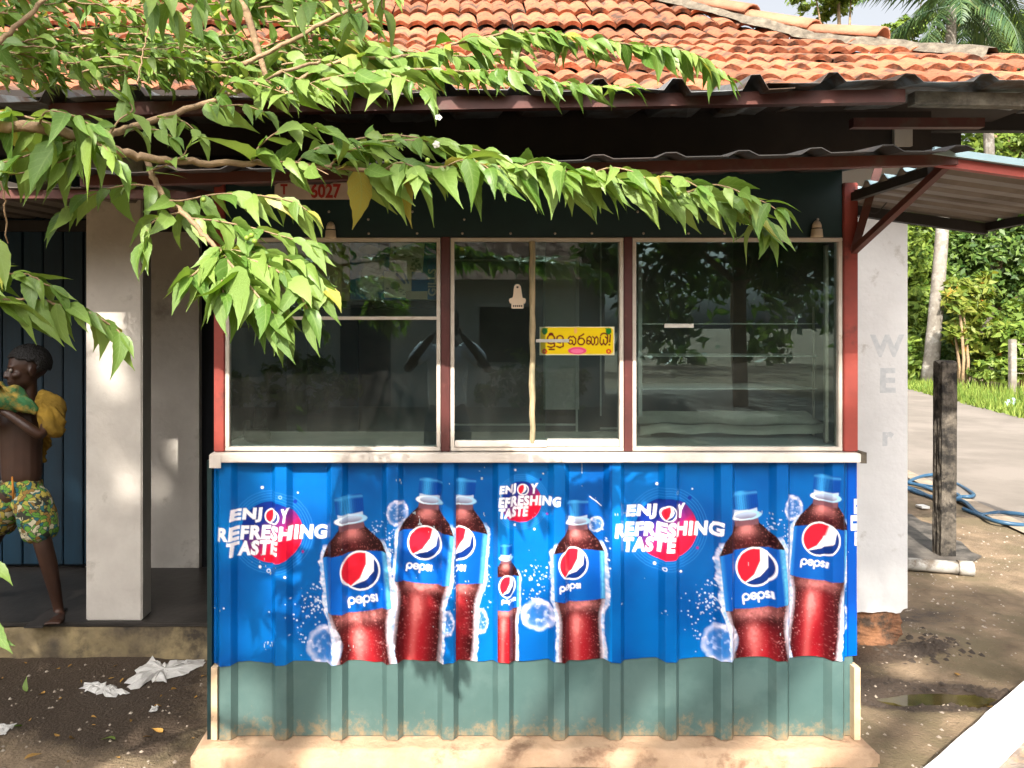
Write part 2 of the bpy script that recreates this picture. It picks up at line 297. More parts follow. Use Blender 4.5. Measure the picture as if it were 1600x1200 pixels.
def green_sheet_mat():
    """weathered sea-green painted sheet with soil splash along its foot"""
    m = mat('green_sheet', (0.074, 0.132, 0.125), (0.06, 0.112, 0.106), 5, 0.42, c3=(0.088, 0.148, 0.14), c3amt=0.45, c3scale=3, bump=0.05, bscale=12)
    t = m.node_tree; n = t.nodes; L = t.links; b = n['Principled BSDF']; src = b.inputs['Base Color'].links[0].from_socket
    tc = n.new('ShaderNodeTexCoord'); sp = n.new('ShaderNodeSeparateXYZ'); L.new(tc.outputs['Object'], sp.inputs[0])
    nz = n.new('ShaderNodeTexNoise'); nz.inputs['Scale'].default_value = 22; nz.inputs['Detail'].default_value = 10; nz.inputs['Roughness'].default_value = 0.75; L.new(tc.outputs['Object'], nz.inputs['Vector'])
    mr = n.new('ShaderNodeMapRange'); mr.inputs['From Min'].default_value = 0.0; mr.inputs['From Max'].default_value = 0.16; mr.inputs['To Min'].default_value = 0.13; mr.inputs['To Max'].default_value = -0.24
    L.new(sp.outputs['Z'], mr.inputs['Value']); ad = n.new('ShaderNodeMath'); ad.operation = 'ADD'; L.new(mr.outputs[0], ad.inputs[0]); L.new(nz.outputs['Fac'], ad.inputs[1])
    rp = n.new('ShaderNodeValToRGB'); rp.color_ramp.elements[0].position = 0.50; rp.color_ramp.elements[1].position = 0.72; L.new(ad.outputs[0], rp.inputs[0])
    mx = n.new('ShaderNodeMix'); mx.data_type = 'RGBA'; L.new(rp.outputs[0], mx.inputs[0]); L.new(src, mx.inputs[6]); mx.inputs[7].default_value = (0.26, 0.19, 0.11, 1)
    L.new(mx.outputs[2], b.inputs['Base Color'])
green_sheet_mat()

# ================================================================== SETTING
GZ = -0.05
def ground_h(X, Y):
    h = (fbm(X, Y, 0.5, 3, 5) - 0.5) * 0.045 + (fbm(X, Y, 0.09, 9, 3) - 0.5) * 0.012
    near = np.exp(-((X / 6) ** 2 + (Y / 6) ** 2))
    h = h * near
    pud = np.exp(-(((X - 2.07) / 0.27) ** 2 + ((Y - 0.44 - 0.05 * np.sin(X * 7)) / 0.085) ** 2) ** 1.5)
    h = h - 0.045 * pud + 0.012 * np.exp(-(((X - 1.72) / 0.12) ** 2 + ((Y - 0.5) / 0.09) ** 2))
    # eroded earth bank at the corner pillar
    h = h + 0.035 * np.exp(-(((X - 2.42) / 0.13) ** 2 + ((Y - 0.98) / 0.16) ** 2))
    return GZ + h
def axis(lo, hi, step, far):
    a = np.arange(lo, hi, step); l = lo - np.cumsum(np.geomspace(step * 1.5, far / 4, 26)); r = a[-1] + np.cumsum(np.geomspace(step * 1.5, far / 4, 26))
    return np.concatenate([l[::-1], a, r])
gx = axis(-2.4, 4.4, 0.032, 400); gy = axis(-0.5, 3.0, 0.032, 400)
X, Y = np.meshgrid(gx, gy); Z = ground_h(X, Y); nx, ny = len(gx), len(gy)
idx = np.arange(nx * ny).reshape(ny, nx)
Q = np.stack([idx[:-1, :-1], idx[:-1, 1:], idx[1:, 1:], idx[1:, :-1]], -1).reshape(-1, 4)

m = mat('soil', (0.27, 0.195, 0.125), (0.14, 0.10, 0.063), 7, 0.95, bump=1.0, bscale=80, c3=(0.155, 0.12, 0.07), c3amt=0.47, c3scale=2.2, detail=10)
t = m.node_tree; n = t.nodes; L = t.links; b = n['Principled BSDF']; src = b.inputs['Base Color'].links[0].from_socket
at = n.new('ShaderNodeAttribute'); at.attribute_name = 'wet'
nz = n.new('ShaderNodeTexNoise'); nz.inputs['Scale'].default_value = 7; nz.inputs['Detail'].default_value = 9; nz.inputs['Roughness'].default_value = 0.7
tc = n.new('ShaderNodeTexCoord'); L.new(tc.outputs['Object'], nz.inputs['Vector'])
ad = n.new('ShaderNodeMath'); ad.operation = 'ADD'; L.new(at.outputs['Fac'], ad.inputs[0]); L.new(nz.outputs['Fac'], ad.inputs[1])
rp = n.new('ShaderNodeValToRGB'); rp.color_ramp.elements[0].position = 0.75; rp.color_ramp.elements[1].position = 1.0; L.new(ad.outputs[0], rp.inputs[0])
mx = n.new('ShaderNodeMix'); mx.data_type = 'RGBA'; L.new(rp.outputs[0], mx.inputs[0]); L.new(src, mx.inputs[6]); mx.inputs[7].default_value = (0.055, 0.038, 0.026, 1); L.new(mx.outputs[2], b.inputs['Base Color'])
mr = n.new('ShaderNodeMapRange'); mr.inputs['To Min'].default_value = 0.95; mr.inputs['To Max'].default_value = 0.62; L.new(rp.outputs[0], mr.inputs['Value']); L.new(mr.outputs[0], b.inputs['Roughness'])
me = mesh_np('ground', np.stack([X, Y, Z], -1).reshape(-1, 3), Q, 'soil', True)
wet = 0.75 / (1 + np.exp((X + 0.98 + 0.25 * (Y - 0.2)) * 9)) * (1 / (1 + np.exp((-0.02 - 0.25 * (X + 1.2) - Y) * 14)))  # left area: soil darkened beside the kiosk, as far as the veranda
wet += 0.75 * np.exp(-(((X - 2.02) / 0.42) ** 2 + ((Y - 0.46) / 0.15) ** 2) ** 2) + 0.5 * np.exp(-(((X - 1.75) / 0.3) ** 2 + ((Y - 0.75) / 0.3) ** 2))
wet += 0.42 * np.exp(-(((X - 2.55) / 0.55) ** 2 + ((Y - 1.35 - 0.25 * (X - 2.5)) / 0.22) ** 2)) + 0.65 * np.exp(-(((X - 2.15) / 0.3) ** 2 + ((Y - 0.9) / 0.1) ** 2))
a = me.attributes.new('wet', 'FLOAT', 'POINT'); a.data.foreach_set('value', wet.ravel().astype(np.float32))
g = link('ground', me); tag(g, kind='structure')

# puddle water
nP = 28; pv = []
for k in range(nP):
    an = 2 * math.pi * k / nP; rr = 1 + 0.14 * math.sin(3 * an + 1) + 0.10 * math.sin(5 * an) + 0.06 * math.sin(9 * an + 2)
    pv.append((2.07 + 0.255 * rr * math.cos(an), 0.445 + 0.062 * rr * math.sin(an) + 0.02 * math.cos(an), GZ - 0.018))
mw = mat('puddle_water', (0.075, 0.062, 0.018), (0.04, 0.03, 0.012), 9, 0.06, spec=0.6)
mb = MB(); mb.add(pv + [(p[0], p[1], p[2] - 0.03) for p in pv], [tuple(range(nP))] + [(k, k + nP, (k + 1) % nP + nP, (k + 1) % nP) for k in range(nP)])
tag(mb.build('puddle', 'puddle_water'), kind='structure')

# road with pale worn edge, verge
def strip(name, A, B, z, m, sub=6):
    def smooth(c):
        c = np.array(c, float); tt = np.linspace(0, len(c) - 1, (len(c) - 1) * sub + 1); return np.stack([np.interp(tt, range(len(c)), c[:, 0]), np.interp(tt, range(len(c)), c[:, 1])], -1)
    a_ = smooth(A); b_ = smooth(B); k = len(a_); W = 6; V = []
    for j in range(W + 1): 
        q = a_ * (1 - j / W) + b_ * j / W; V.append(np.c_[q[:, 1], q[:, 0] - 2.8, np.full(k, z)])
    V = np.concatenate(V); ii = np.arange((W + 1) * k).reshape(W + 1, k)
    return link(name, mesh_np(name, V, np.stack([ii[:-1, :-1], ii[1:, :-1], ii[1:, 1:], ii[:-1, 1:]], -1).reshape(-1, 4), m))
near = [(-14, 2.9), (0, 3.45), (5.9, 4.43), (8.1, 4.85), (14, 6.2), (22, 9.2), (35, 15.5), (70, 36)]
far = [(-14, 7.4), (0, 7.7), (6, 8.25), (13.3, 9.95), (19.6, 11.8), (28, 15), (42, 22), (76, 41)]
tag(strip('road', near, far, GZ + 0.012, 'asphalt'), kind='structure')
tag(strip('road_edge_line', [(d, x - 0.10) for d, x in near], [(d, x + 0.07) for d, x in near], GZ + 0.020, 'road_edge'), kind='structure')
# grass along the far edge: blades
gv = []; gf = []
fd = np.array(far)
for k in range(15000):
    d = 6 + 34 * random.random() ** 1.3; e = np.interp(d, fd[:, 0], fd[:, 1]); x = e - 0.1 + abs(random.gauss(0, 1.0)) * 1.0
    y = d - 2.8; h = random.uniform(0.06, 0.2) * (1 + 0.9 * min(1, (x - e) / 1.6)); an = random.uniform(0, 6.28); ww = random.uniform(0.012, 0.03); lx, ly = random.gauss(0, 0.06), random.gauss(0, 0.06)
    o = len(gv); gv += [(x - ww * math.cos(an), y - ww * math.sin(an), GZ), (x + ww * math.cos(an), y + ww * math.sin(an), GZ), (x + lx, y + ly, GZ + h)]; gf.append((o, o + 1, o + 2))
tag(link('verge_grass', mesh_np('verge_grass', gv, gf, 'grass_blade')), 'short green grass along the far side of the road', 'grass', kind='stuff')

# ------------------------------------------------------------------ house: walls, veranda, tiled roof
house = empty('house', (0, 1.6, 0)); tag(house, 'white plastered house with orange clay tiled roof behind the kiosk', 'house')
def HB(mb, name, m, smooth=False, parent=None):
    o = mb.build(name, m, parent or house, smooth)
    if parent is None: o.location = (0, -1.6, 0)
    return o
BW = 1.65
VZ = 0.12
HB(MB().box(xx(228, 4.45), xx(311, 4.45), BW, BW + 0.2, VZ - 0.1, 2.55), 'wall', 'plaster')
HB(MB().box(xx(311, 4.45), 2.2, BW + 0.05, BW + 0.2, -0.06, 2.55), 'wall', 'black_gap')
HB(MB().box(-4.2, xx(-62, 4.45), BW, BW + 0.2, VZ - 0.1, 2.55), 'wall', 'plaster')
HB(MB().box(-4.2, 2.2, BW + 0.22, BW + 5.0, -0.06, 2.5), 'wall', 'plaster')
HB(MB().box(-3.45, -3.3, 0.86, BW - 0.002, VZ, 2.5), 'sky_block_wall', 'plaster')  # unseen wall added to cut the sky light reaching the veranda
# plank door
dx0, dx1 = xx(-60, 4.45), xx(226, 4.45); dr = HB(MB().box(dx0, dx1, BW + 0.03, BW + 0.08, VZ, 2.4), 'door', 'black_gap')
nb = 9; pw = (dx1 - dx0) / nb
for k in range(nb):
    o = MB().bbox(dx0 + k * pw + 0.004, dx0 + (k + 1) * pw - 0.004, BW - 0.002 * (k % 3), BW + 0.028, VZ + 0.02, 2.4, 0.004).build('plank', 'blue_plank', dr)
# pillar and veranda slab
mb = MB(); mb.bbox(xx(134, 3.64), xx(222, 3.64), 0.84, 0.955, VZ, 2.5, 0.006); HB(mb, 'pillar', 'plaster')
MB_fl = MB()
fl = HB(MB().bbox(-4.2, -0.78, 0.815, BW + 0.02, VZ - 0.02, VZ, 0.004), 'veranda_floor', 'veranda')
# rough plinth face under the veranda floor
xs = np.linspace(-4.2, -0.80, 120); zs = np.linspace(GZ - 0.06, VZ - 0.02, 9); V = []; 
for z in zs:
    for x in xs: V.append((x, 0.80 + 0.02 * float(noise2(np.array(x), np.array(z), 0.07, 4)) + 0.02 * float(noise2(np.array(x), np.array(z), 0.3, 5)), z))
ii = np.arange(len(V)).reshape(len(zs), len(xs)); Fq = np.stack([ii[:-1, :-1], ii[:-1, 1:], ii[1:, 1:], ii[1:, :-1]], -1).reshape(-1, 4)
o = link('plinth', mesh_np('plinth', V, Fq, 'veranda_edge', True), house); o.location = (0, -1.6, 0)
HB(MB().box(-4.2, -0.80, 0.86, BW, GZ - 0.05, VZ - 0.021), 'plinth_core', 'veranda_edge')
# right end wall with eroded brick foot
wl = MB(); wd = 3.76; x0, x1 = 1.55, xx(1419, wd)
jr = random.Random(9); nj = 60; zj = zz(958, wd)
wl.prism([(x1 - 0.003, 2.3), (x0, 2.3)] + [(x0 + (x1 - 0.003 - x0) * k / nj, zj + 0.03 * float(fbm(np.array(k * 0.11), np.array(2.2), 0.6, 31)) - 0.01 + (0.012 if k > nj - 3 else 0)) for k in range(nj + 1)], 0.96, 1.25); wall_r = HB(wl, 'side_wall', 'plaster_right')
bm = bmesh.new(); bmesh.ops.create_cube(bm, size=1)
for v in bm.verts: v.co = Vector(((x0 + x1 - 0.02) / 2 + v.co.x * (x1 - x0 - 0.02), 1.10 + v.co.y * 0.27, (GZ - 0.04 + zz(958, wd)) / 2 + v.co.z * (zz(958, wd) + 0.02 - GZ + 0.04)))
bmesh.ops.subdivide_edges(bm, edges=bm.edges[:], cuts=14, use_grid_fill=True)
for v in bm.verts:
    q = float(noise2(np.array(v.co.x + v.co.y), np.array(v.co.z), 0.06, 8)) - 0.4; tap = max(0, (zz(958, wd) - v.co.z)) * 0.09
    q += 0.5 * (float(noise2(np.array(v.co.x * 1.3), np.array(v.co.z * 1.1 + v.co.y), 0.022, 18)) - 0.5); v.co.y += q * 0.022 + 0.012; v.co.x -= (tap + q * 0.016) if v.co.x > 1.9 else 0
me = bpy.data.meshes.new('wall_foot'); bm.to_mesh(me); bm.free(); me.materials.append(MATS['brick_base'])
o = link('wall_foot', me, house); o.location = (0, -1.6, 0)
# ghost letters on the end wall
def text_obj(name, body, size, loc, m, parent=None, rot=(R(90), 0, 0), ext=0.0006, offset=0.0, shear=0.0, sx=1.0, align='CENTER'):
    c = bpy.data.curves.new(name, 'FONT'); c.body = body; c.size = size; c.align_x = align; c.extrude = ext; c.offset = offset; c.shear = shear; c.resolution_u = 3
    tmp = bpy.data.objects.new('tmp', c); COL.objects.link(tmp); bpy.context.view_layer.update()
    me = bpy.data.meshes.new_from_object(tmp.evaluated_get(bpy.context.evaluated_depsgraph_get())); bpy.data.objects.remove(tmp)
    me.materials.clear(); me.materials.append(MATS[m]); o = link(name, me, parent); o.location = loc; o.rotation_euler = rot; o.scale = (sx, 1, 1); return o
for ch, py, s_ in (('W', 556, 0.16), ('E', 612, 0.18), ('r', 695, 0.14)):
    o = text_obj('painted_letter', ch, s_ * 0.9, (xx(1386, wd), -1.6 + 0.9595, zz(py, wd)), 'faded_paint', house, offset=0.006)
# ---- tiled roof
S1, S2 = R(28), R(37.5); EXP = 0.30; TW = 0.235; D0, Z0 = 3.45, CAM.z + 1.055; KB = 6
def roof_pt(s):
    if s <= KB * EXP: return D0 + s * math.cos(S1), Z0 + s * math.sin(S1), S1
    s2 = s - KB * EXP; return D0 + KB * EXP * math.cos(S1) + s2 * math.cos(S2), Z0 + KB * EXP * math.sin(S1) + s2 * math.sin(S2), S2
HIP = 7.45
def deck(ds):
    r = []
    for s in ds:
        d, z, _ = roof_pt(s); r.append((d, z - 0.05))
    return r
pr = deck([0, KB * EXP, 12 * EXP, 15 * EXP])
V = []; Fq = []
for d, z in pr: V += [(-4.6, d - 2.8, z), (HIP - d, d - 2.8, z)]
for k in range(3): Fq.append((2 * k, 2 * k + 1, 2 * k + 3, 2 * k + 2))
o0 = len(V)    # hip end slope
for d, z in pr: V += [(HIP - d + 0.0, d - 2.8 + 0.001, z), (HIP - d, 9.0 - 0.3 * (d - D0), z)]
for k in range(1, 3): Fq.append((o0 + 2 * k, o0 + 2 * k + 1, o0 + 2 * k + 3, o0 + 2 * k + 2))
rf = link('roof', mesh_np('roof', V, Fq, 'roof_deck'), house); rf.location = (0, -1.6, 0)
def tile_mesh(seed, w=TW, length=0.36):
    """double-roll clay tile: wavy cross-section, thick curled lower edge"""
    r = random.Random(seed); prof = []; us = [0, 0.07, 0.16, 0.27, 0.38, 0.5, 0.62, 0.73, 0.84, 0.93, 1.0]; nseg = len(us) - 1
    for u in us:
        q = 0.5 - 0.5 * math.cos(4 * math.pi * u); prof.append((u * w - w / 2, 0.026 * q ** 0.42 + 0.002 * r.uniform(-1, 1), q))
    V = []; n1 = nseg + 1
    for (x, hgt, q) in prof: V.append((x, -0.016 * (1 - q), hgt + 0.016))
    for (x, hgt, q) in prof: V.append((x, length, hgt - 0.014))
    for (x, hgt, q) in prof: V.append((x, -0.016 * (1 - q) + 0.006, hgt - 0.014))
    Fq = [(i, i + 1, n1 + i + 1, n1 + i) for i in range(nseg)] + [(2 * n1 + i, 2 * n1 + i + 1, i + 1, i) for i in range(nseg)]
    me = bpy.data.meshes.new('tile'); me.from_pydata(V, [], Fq); me.materials.append(MATS['terracotta']); me.polygons.foreach_set('use_smooth', [i < nseg for i in range(len(Fq))]); return me
tms = [tile_mesh(k) for k in range(4)]; ntile = 0; rest = MB()
r_ = random.Random(3)
for k in range(15):
    d, z, sl_ = roof_pt(k * EXP)
    if k == KB: sl_ = (S1 + S2) / 2
    xo = (TW / 2 if k % 2 else 0) + r_.uniform(-0.02, 0.02); xm = HIP - d - 0.02
    for j in range(40):
        x = -4.55 + xo + j * (TW + 0.002)
        if x > xm: break
        px = PX + x * F / d; Mx = Matrix.Translation((x + r_.gauss(0, 0.003), d - 2.8 + r_.gauss(0, 0.006), z + r_.gauss(0, 0.004))) @ Matrix.Rotation(sl_ + r_.gauss(0, R(1.0)), 4, 'X') @ Matrix.Rotation(r_.gauss(0, R(1.0)), 4, 'Z') @ Matrix.Rotation(r_.gauss(0, R(1.2)), 4, 'Y')
        if k < 10 and -60 < px < 1660:
            o = bpy.data.objects.new('tile', tms[r_.randrange(4)]); COL.objects.link(o); o.parent = rf; o.matrix_local = Mx; ntile += 1
        else:
            me = tms[0]; rest.add([Mx @ v.co for v in me.vertices], [list(p.vertices) for p in me.polygons])
o = rest.build('roof_tiles', 'terracotta', rf, True); tag(o, kind='stuff')
print('tiles', ntile)
# hip: mortar bed and half-round hip caps
def hip_pt(d):
    for s in np.linspace(0, 16 * EXP, 600):
        dd, z, _ = roof_pt(s)
        if dd >= d: return Vector((HIP - dd, dd - 2.8, z))
V = []; pts = [hip_pt(d) for d in np.linspace(4.35, 7.2, 60)]; rng2 = random.Random(5)
for i, p in enumerate(pts):
    wv = 0.13 + rng2.uniform(-0.03, 0.03); hh = 0.045 + rng2.uniform(-0.012, 0.015)
    V += [(p.x - wv, p.y - 0.1, p.z - 0.03 - 0.07 * 0), (p.x - wv * 0.7, p.y - 0.07, p.z + hh * 0.7), (p.x, p.y, p.z + hh + 0.01), (p.x + 0.1, p.y + 0.08, p.z - 0.02)]
Fq = [(4 * i + j, 4 * i + j + 1, 4 * i + j + 5, 4 * i + j + 4) for i in range(len(pts) - 1) for j in range(3)]
link('hip_mortar', mesh_np('hip_mortar', V, Fq, 'mortar', False), rf)
def hip_cap(d0, d1):
    a_, b_ = hip_pt(d0), hip_pt(d1); t_ = (b_ - a_).normalized(); sd_ = t_.cross(Vector((0, 0, 1))).normalized(); up = sd_.cross(t_); V = []; n = 9
    for (p, r0, lift) in ((a_, 0.115, 0.03), (b_, 0.10, 0.0)):
        for rr in (r0, r0 - 0.018):
            for k in range(n):
                an = math.pi * k / (n - 1); V.append(p + sd_ * (-math.cos(an) * rr * 1.05) + up * (math.sin(an) * rr * 0.75 + lift))
    f = []
    for k in range(n - 1):
        f += [(k, k + 1, 2 * n + k + 1, 2 * n + k), (n + k, n + k + 1, 3 * n + k + 1, 3 * n + k), (k, k + 1, n + k + 1, n + k), (2 * n + k, 2 * n + k + 1, 3 * n + k + 1, 3 * n + k)]
    f += [(0, n, 3 * n, 2 * n), (n - 1, 2 * n - 1, 4 * n - 1, 3 * n - 1)]
    mb = MB(); mb.add(V, f); return mb.build('hip_cap', 'ridge_clay', rf, True)
for k in range(6): hip_cap(4.78 + 0.29 * k, 4.78 + 0.29 * k + 0.33)
# ---- metal apron under the tile eave
def corr(x, pitch, x0, base, top, h):
    """trapezoid rib height at x"""
    u = abs(((x - x0 + pitch / 2) % pitch) - pitch / 2); return h * max(0.0, min(1.0, (base / 2 - u) / ((base - top) / 2)))
def sheet_x(xa, xb, pitch, x0, base, top, extra=4):
    c = [xa, xb]; k0 = math.floor((xa - x0) / pitch) - 1
    for k in range(k0, k0 + int((xb - xa) / pitch) + 4):
        c += [x0 + k * pitch + s for s in (-base / 2, -top / 2, top / 2, base / 2)] + [x0 + (k + 0.5) * pitch]
    return sorted({round(x, 5) for x in c if xa <= x <= xb})
def sheet(name, m, parent, xa, xb, pitch, x0, base, top, h, zf, rows, thick=0.0025, wob=0.0, seed=1):
    """corrugated sheet: rows are (y) stations, zf(x, y) the mid surface; ribs upward"""
    c = sheet_x(xa, xb, pitch, x0, base, top); V = []; r = random.Random(seed)
    for y in rows:
        for x in c:
            wv = wob * (float(noise2(np.array(x), np.array(y), 0.23, seed)) - 0.5)
            hv = h if not wob else h * (0.45 + 0.75 * float(noise2(np.array(x * 1.0), np.array(0.0), 0.42, seed + 7)))
            V.append((x, y + wv * 0.8, zf(x, y) + corr(x, pitch, x0, base, top, hv) + wv))
    k = len(c); nr = len(rows); top_ = len(V); V2 = [(x, y, z - thick) for x, y, z in V]
    f = [(j * k + i, j * k + i + 1, (j + 1) * k + i + 1, (j + 1) * k + i) for j in range(nr - 1) for i in range(k - 1)]
    f2 = [tuple(top_ + q for q in reversed(t)) for t in f]
    f3 = [(i, i + 1, top_ + i + 1, top_ + i) for i in range(k - 1)]
    mb = MB(); mb.add(V + V2, f + f2 + f3); return mb.build(name, m, parent)
zl, zr = zz(163, 3.0), zz(141, 3.0); xl, xr = xx(80, 3.0), xx(1410, 3.0)
zb = lambda x: zl + (zr - zl) * (x - xl) / (xr - xl)
ap = sheet('eave_sheet', 'old_sheet', house, -2.3, 1.3, 0.295, xx(1050, 2.97), 0.10, 0.035, 0.05, lambda x, y: zb(x) + 0.004 + (y - 0.17) * 0.10, [0.11, 0.25, 0.45, 0.8], wob=0.05); ap.location = (0, -1.6, 0)
ap = sheet('eave_sheet', 'old_sheet', house, 1.2, 2.75, 0.29, xx(1287, 2.97), 0.10, 0.035, 0.05, lambda x, y: zb(min(x, 1.6)) + 0.018 + (y - 0.17) * 0.10, [0.10, 0.25, 0.45, 0.8], wob=0.05, seed=4); ap.location = (0, -1.6, 0)
mb = MB(); mb.beam((xl, 0.2, zb(xl) - 0.026), (xr, 0.2, zb(xr) - 0.026), 0.04, 0.05); HB(mb, 'eave_beam', 'red_beam')
mb = MB(); mb.beam((xx(1424, 3.02), 0.22, zz(155, 3.02)), (2.75, 0.24, zz(160, 3.02)), 0.05, 0.05); HB(mb, 'timber', 'mortar')
mb = MB(); mb.beam((xx(1330, 3.3), 0.5, zz(193, 3.3)), (xx(1534, 3.3), 0.5, zz(193, 3.3)), 0.04, 0.04); HB(mb, 'eave_beam', 'red_beam')
mb = MB(); mb.box(xx(1425, 3.7), 2.9, 0.9, 0.95, zz(204, 3.7), zz(176, 3.7)); HB(mb, 'timber', 'dark_wood')
mb = MB(); mb.box(xx(1425, 3.85), xx(1502, 3.85), 1.05, 1.5, zz(262, 3.85), zz(195, 3.85)); HB(mb, 'timber', 'dark_wood')
mb = MB(); mb.box(xx(1398, 3.5), xx(1426, 3.5), 0.7, 0.74, zz(228, 3.5), zz(199, 3.5)); HB(mb, 'bracket_board', 'plaster')
# inner dark soffit between the eave and the wall
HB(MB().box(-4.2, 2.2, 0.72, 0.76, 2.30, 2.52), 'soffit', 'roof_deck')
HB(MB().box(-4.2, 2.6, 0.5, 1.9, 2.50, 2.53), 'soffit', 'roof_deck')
# veranda awning on the left
o = sheet('veranda_awning', 'side_sheet', house, -4.0, -0.93, 0.18, -2.0, 0.07, 0.03, 0.028, lambda x, y: 2.075 + (y - 0.3) * 0.05, [0.3, 0.8, 1.62]); o.location = (0, -1.6, 0)
HB(MB().box(-4.0, -0.93, 0.33, 0.365, 2.035, 2.07), 'awning_beam', 'red_beam')
HB(MB().box(-4.0, -0.93, 1.56, 1.60, 2.06, 2.12), 'awning_beam', 'dark_wood')

# ================================================================== KIOSK
KL, KR = xx(330), xx(1344); KD = 1.25
kiosk = empty('kiosk', ((KL + KR) / 2, 0, 0)); tag(kiosk, 'green corrugated sales kiosk with three glazed windows and a maroon frame', 'kiosk')
def KB_(mb, name, m, smooth=False, parent=None):
    o = mb.build(name, m, parent or kiosk, smooth)
    if parent is None: o.location = (-(KL + KR) / 2, 0, 0)
    return o
# base slab with rough edges
bm = bmesh.new(); bmesh.ops.create_cube(bm, size=1)
for v in bm.verts: v.co = Vector(((KL - 0.05 + KR + 0.035) / 2 + v.co.x * (KR - KL + 0.085), (-0.09 + KD) / 2 + v.co.y * (KD + 0.09), -0.06 + v.co.z * 0.12))
bmesh.ops.bevel(bm, geom=bm.edges[:], offset=0.018, segments=2, affect='EDGES')
bmesh.ops.subdivide_edges(bm, edges=[e for e in bm.edges if e.calc_length() > 0.3], cuts=40, use_grid_fill=True)
for v in bm.verts:
    q = float(fbm(np.array(v.co.x), np.array(v.co.y * 2 + v.co.z), 0.12, 2)) - 0.5
    if v.co.y < 0.03: v.co.y += q * 0.03
    v.co.z += q * 0.008 if v.co.y < -0.02 else 0
me = bpy.data.meshes.new('base_slab'); bm.to_mesh(me); bm.free(); me.materials.append(MATS['concrete_tan']); me.polygons.foreach_set('use_smooth', [True] * len(me.polygons))
o = link('base_slab', me, kiosk); o.location = (-(KL + KR) / 2, 0, 0)
# front corrugated sheet (ribs stand toward the street)
RP, RX0, RB, RT, RH = 87.0 * 2.8 / F, xx(352), 0.078, 0.040, 0.030
def rib(x): return corr(x, RP, RX0, RB, RT, RH)
def vsheet(xa, xb, z0, z1, off, nz=2):
    c = sheet_x(xa, xb, RP, RX0, RB, RT); V = []; 
    for j in range(nz):
        z = z0 + (z1 - z0) * j / (nz - 1)
        for x in c: V.append((x, 0.03 - rib(x) - off, z))
    k = len(c); n = len(V); V2 = [(x, y + 0.002, z) for x, y, z in V]
    f = [(j * k + i, j * k + i + 1, (j + 1) * k + i + 1, (j + 1) * k + i) for j in range(nz - 1) for i in range(k - 1)]
    mb = MB(); mb.add(V + V2, f + [tuple(n + q for q in t[::-1]) for t in f]); return mb
ZS = 1.022
KB_(vsheet(KL + 0.012, KR - 0.012, 0.004, ZS, 0.0), 'front_panel', 'green_sheet')
# cream corner strips and dark corner edge
for xa, xb in ((KL, KL + 0.022), (KR - 0.022, KR)):
    KB_(MB().box(xa, xb, -0.002, 0.045, 0.004, zz(1043)), 'corner_strip', 'cream_trim')
KB_(MB().box(KL - 0.018, KL - 0.001, 0.01, 0.07, 0.0, ZS), 'corner_edge', 'dark_green')
# side and back walls, ceiling, floor
KB_(MB().box(KL - 0.004, KL + 0.012, 0.075, KD, 0.0, 2.0), 'side_wall', 'dark_green')
KB_(MB().box(KR - 0.012, KR + 0.002, 0.05, KD, 0.0, 2.0), 'side_wall', 'dark_green')
KB_(MB().box(KL + 0.014, KR - 0.014, KD - 0.03, KD, 0.0, 2.0), 'back_wall', 'interior_wall')
KB_(MB().box(KL + 0.014, KR - 0.014, 0.06, KD - 0.032, 1.98, 2.0), 'ceiling', 'dark_wood')
KB_(MB().box(KL + 0.014, KR - 0.014, 0.035, KD - 0.032, 0.0, 0.01), 'floor', 'dark_wood')
# sill
sl_o = KB_(MB().bbox(xx(331), xx(1341), -0.028, 0.06, zz(721), zz(707), 0.003), 'sill', 'white_sill')
KB_(MB().box(xx(331), xx(349), -0.031, -0.0285, zz(729), zz(709)), 'sill_bracket', 'white_sill')
KB_(MB().box(KR - 0.012, KR + 0.008, -0.03, 0.03, zz(722), zz(705)), 'sill_bracket', 'mortar')
# posts and mullions
ZT = zz(285) + 0.02
for (a_, b_, m_) in ((334, 350, 'red_post'), (1319, 1341, 'red_post')):
    KB_(MB().bbox(xx(a_), xx(b_), 0.0, 0.055, zz(706), ZT - 0.02, 0.003), 'post', m_)
for (a_, b_) in ((689, 703), (976, 989)):
    KB_(MB().bbox(xx(a_), xx(b_), 0.004, 0.055, zz(706), zz(370), 0.002), 'mullion', 'maroon')
# fascia board with screws
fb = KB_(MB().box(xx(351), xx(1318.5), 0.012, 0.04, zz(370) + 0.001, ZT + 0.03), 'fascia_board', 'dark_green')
rs = random.Random(2)
for px in [440 + 70 * k for k in range(13)]:
    MB().lathe([(0.004, 0), (0.0035, 0.0015), (0.001, 0.0025)], (0, 0, 0), 8)
    for py in (364, rs.choice((330, 342, 0))):
        if py:
            s = MB().lathe([(0.005, 0), (0.0045, 0.002), (0.001, 0.003)], (0, 0, 0), 8).build('screw', 'screw', fb); s.location = (xx(px + rs.uniform(-9, 9)), 0.012, zz(py)); s.rotation_euler = (R(90), 0, 0)
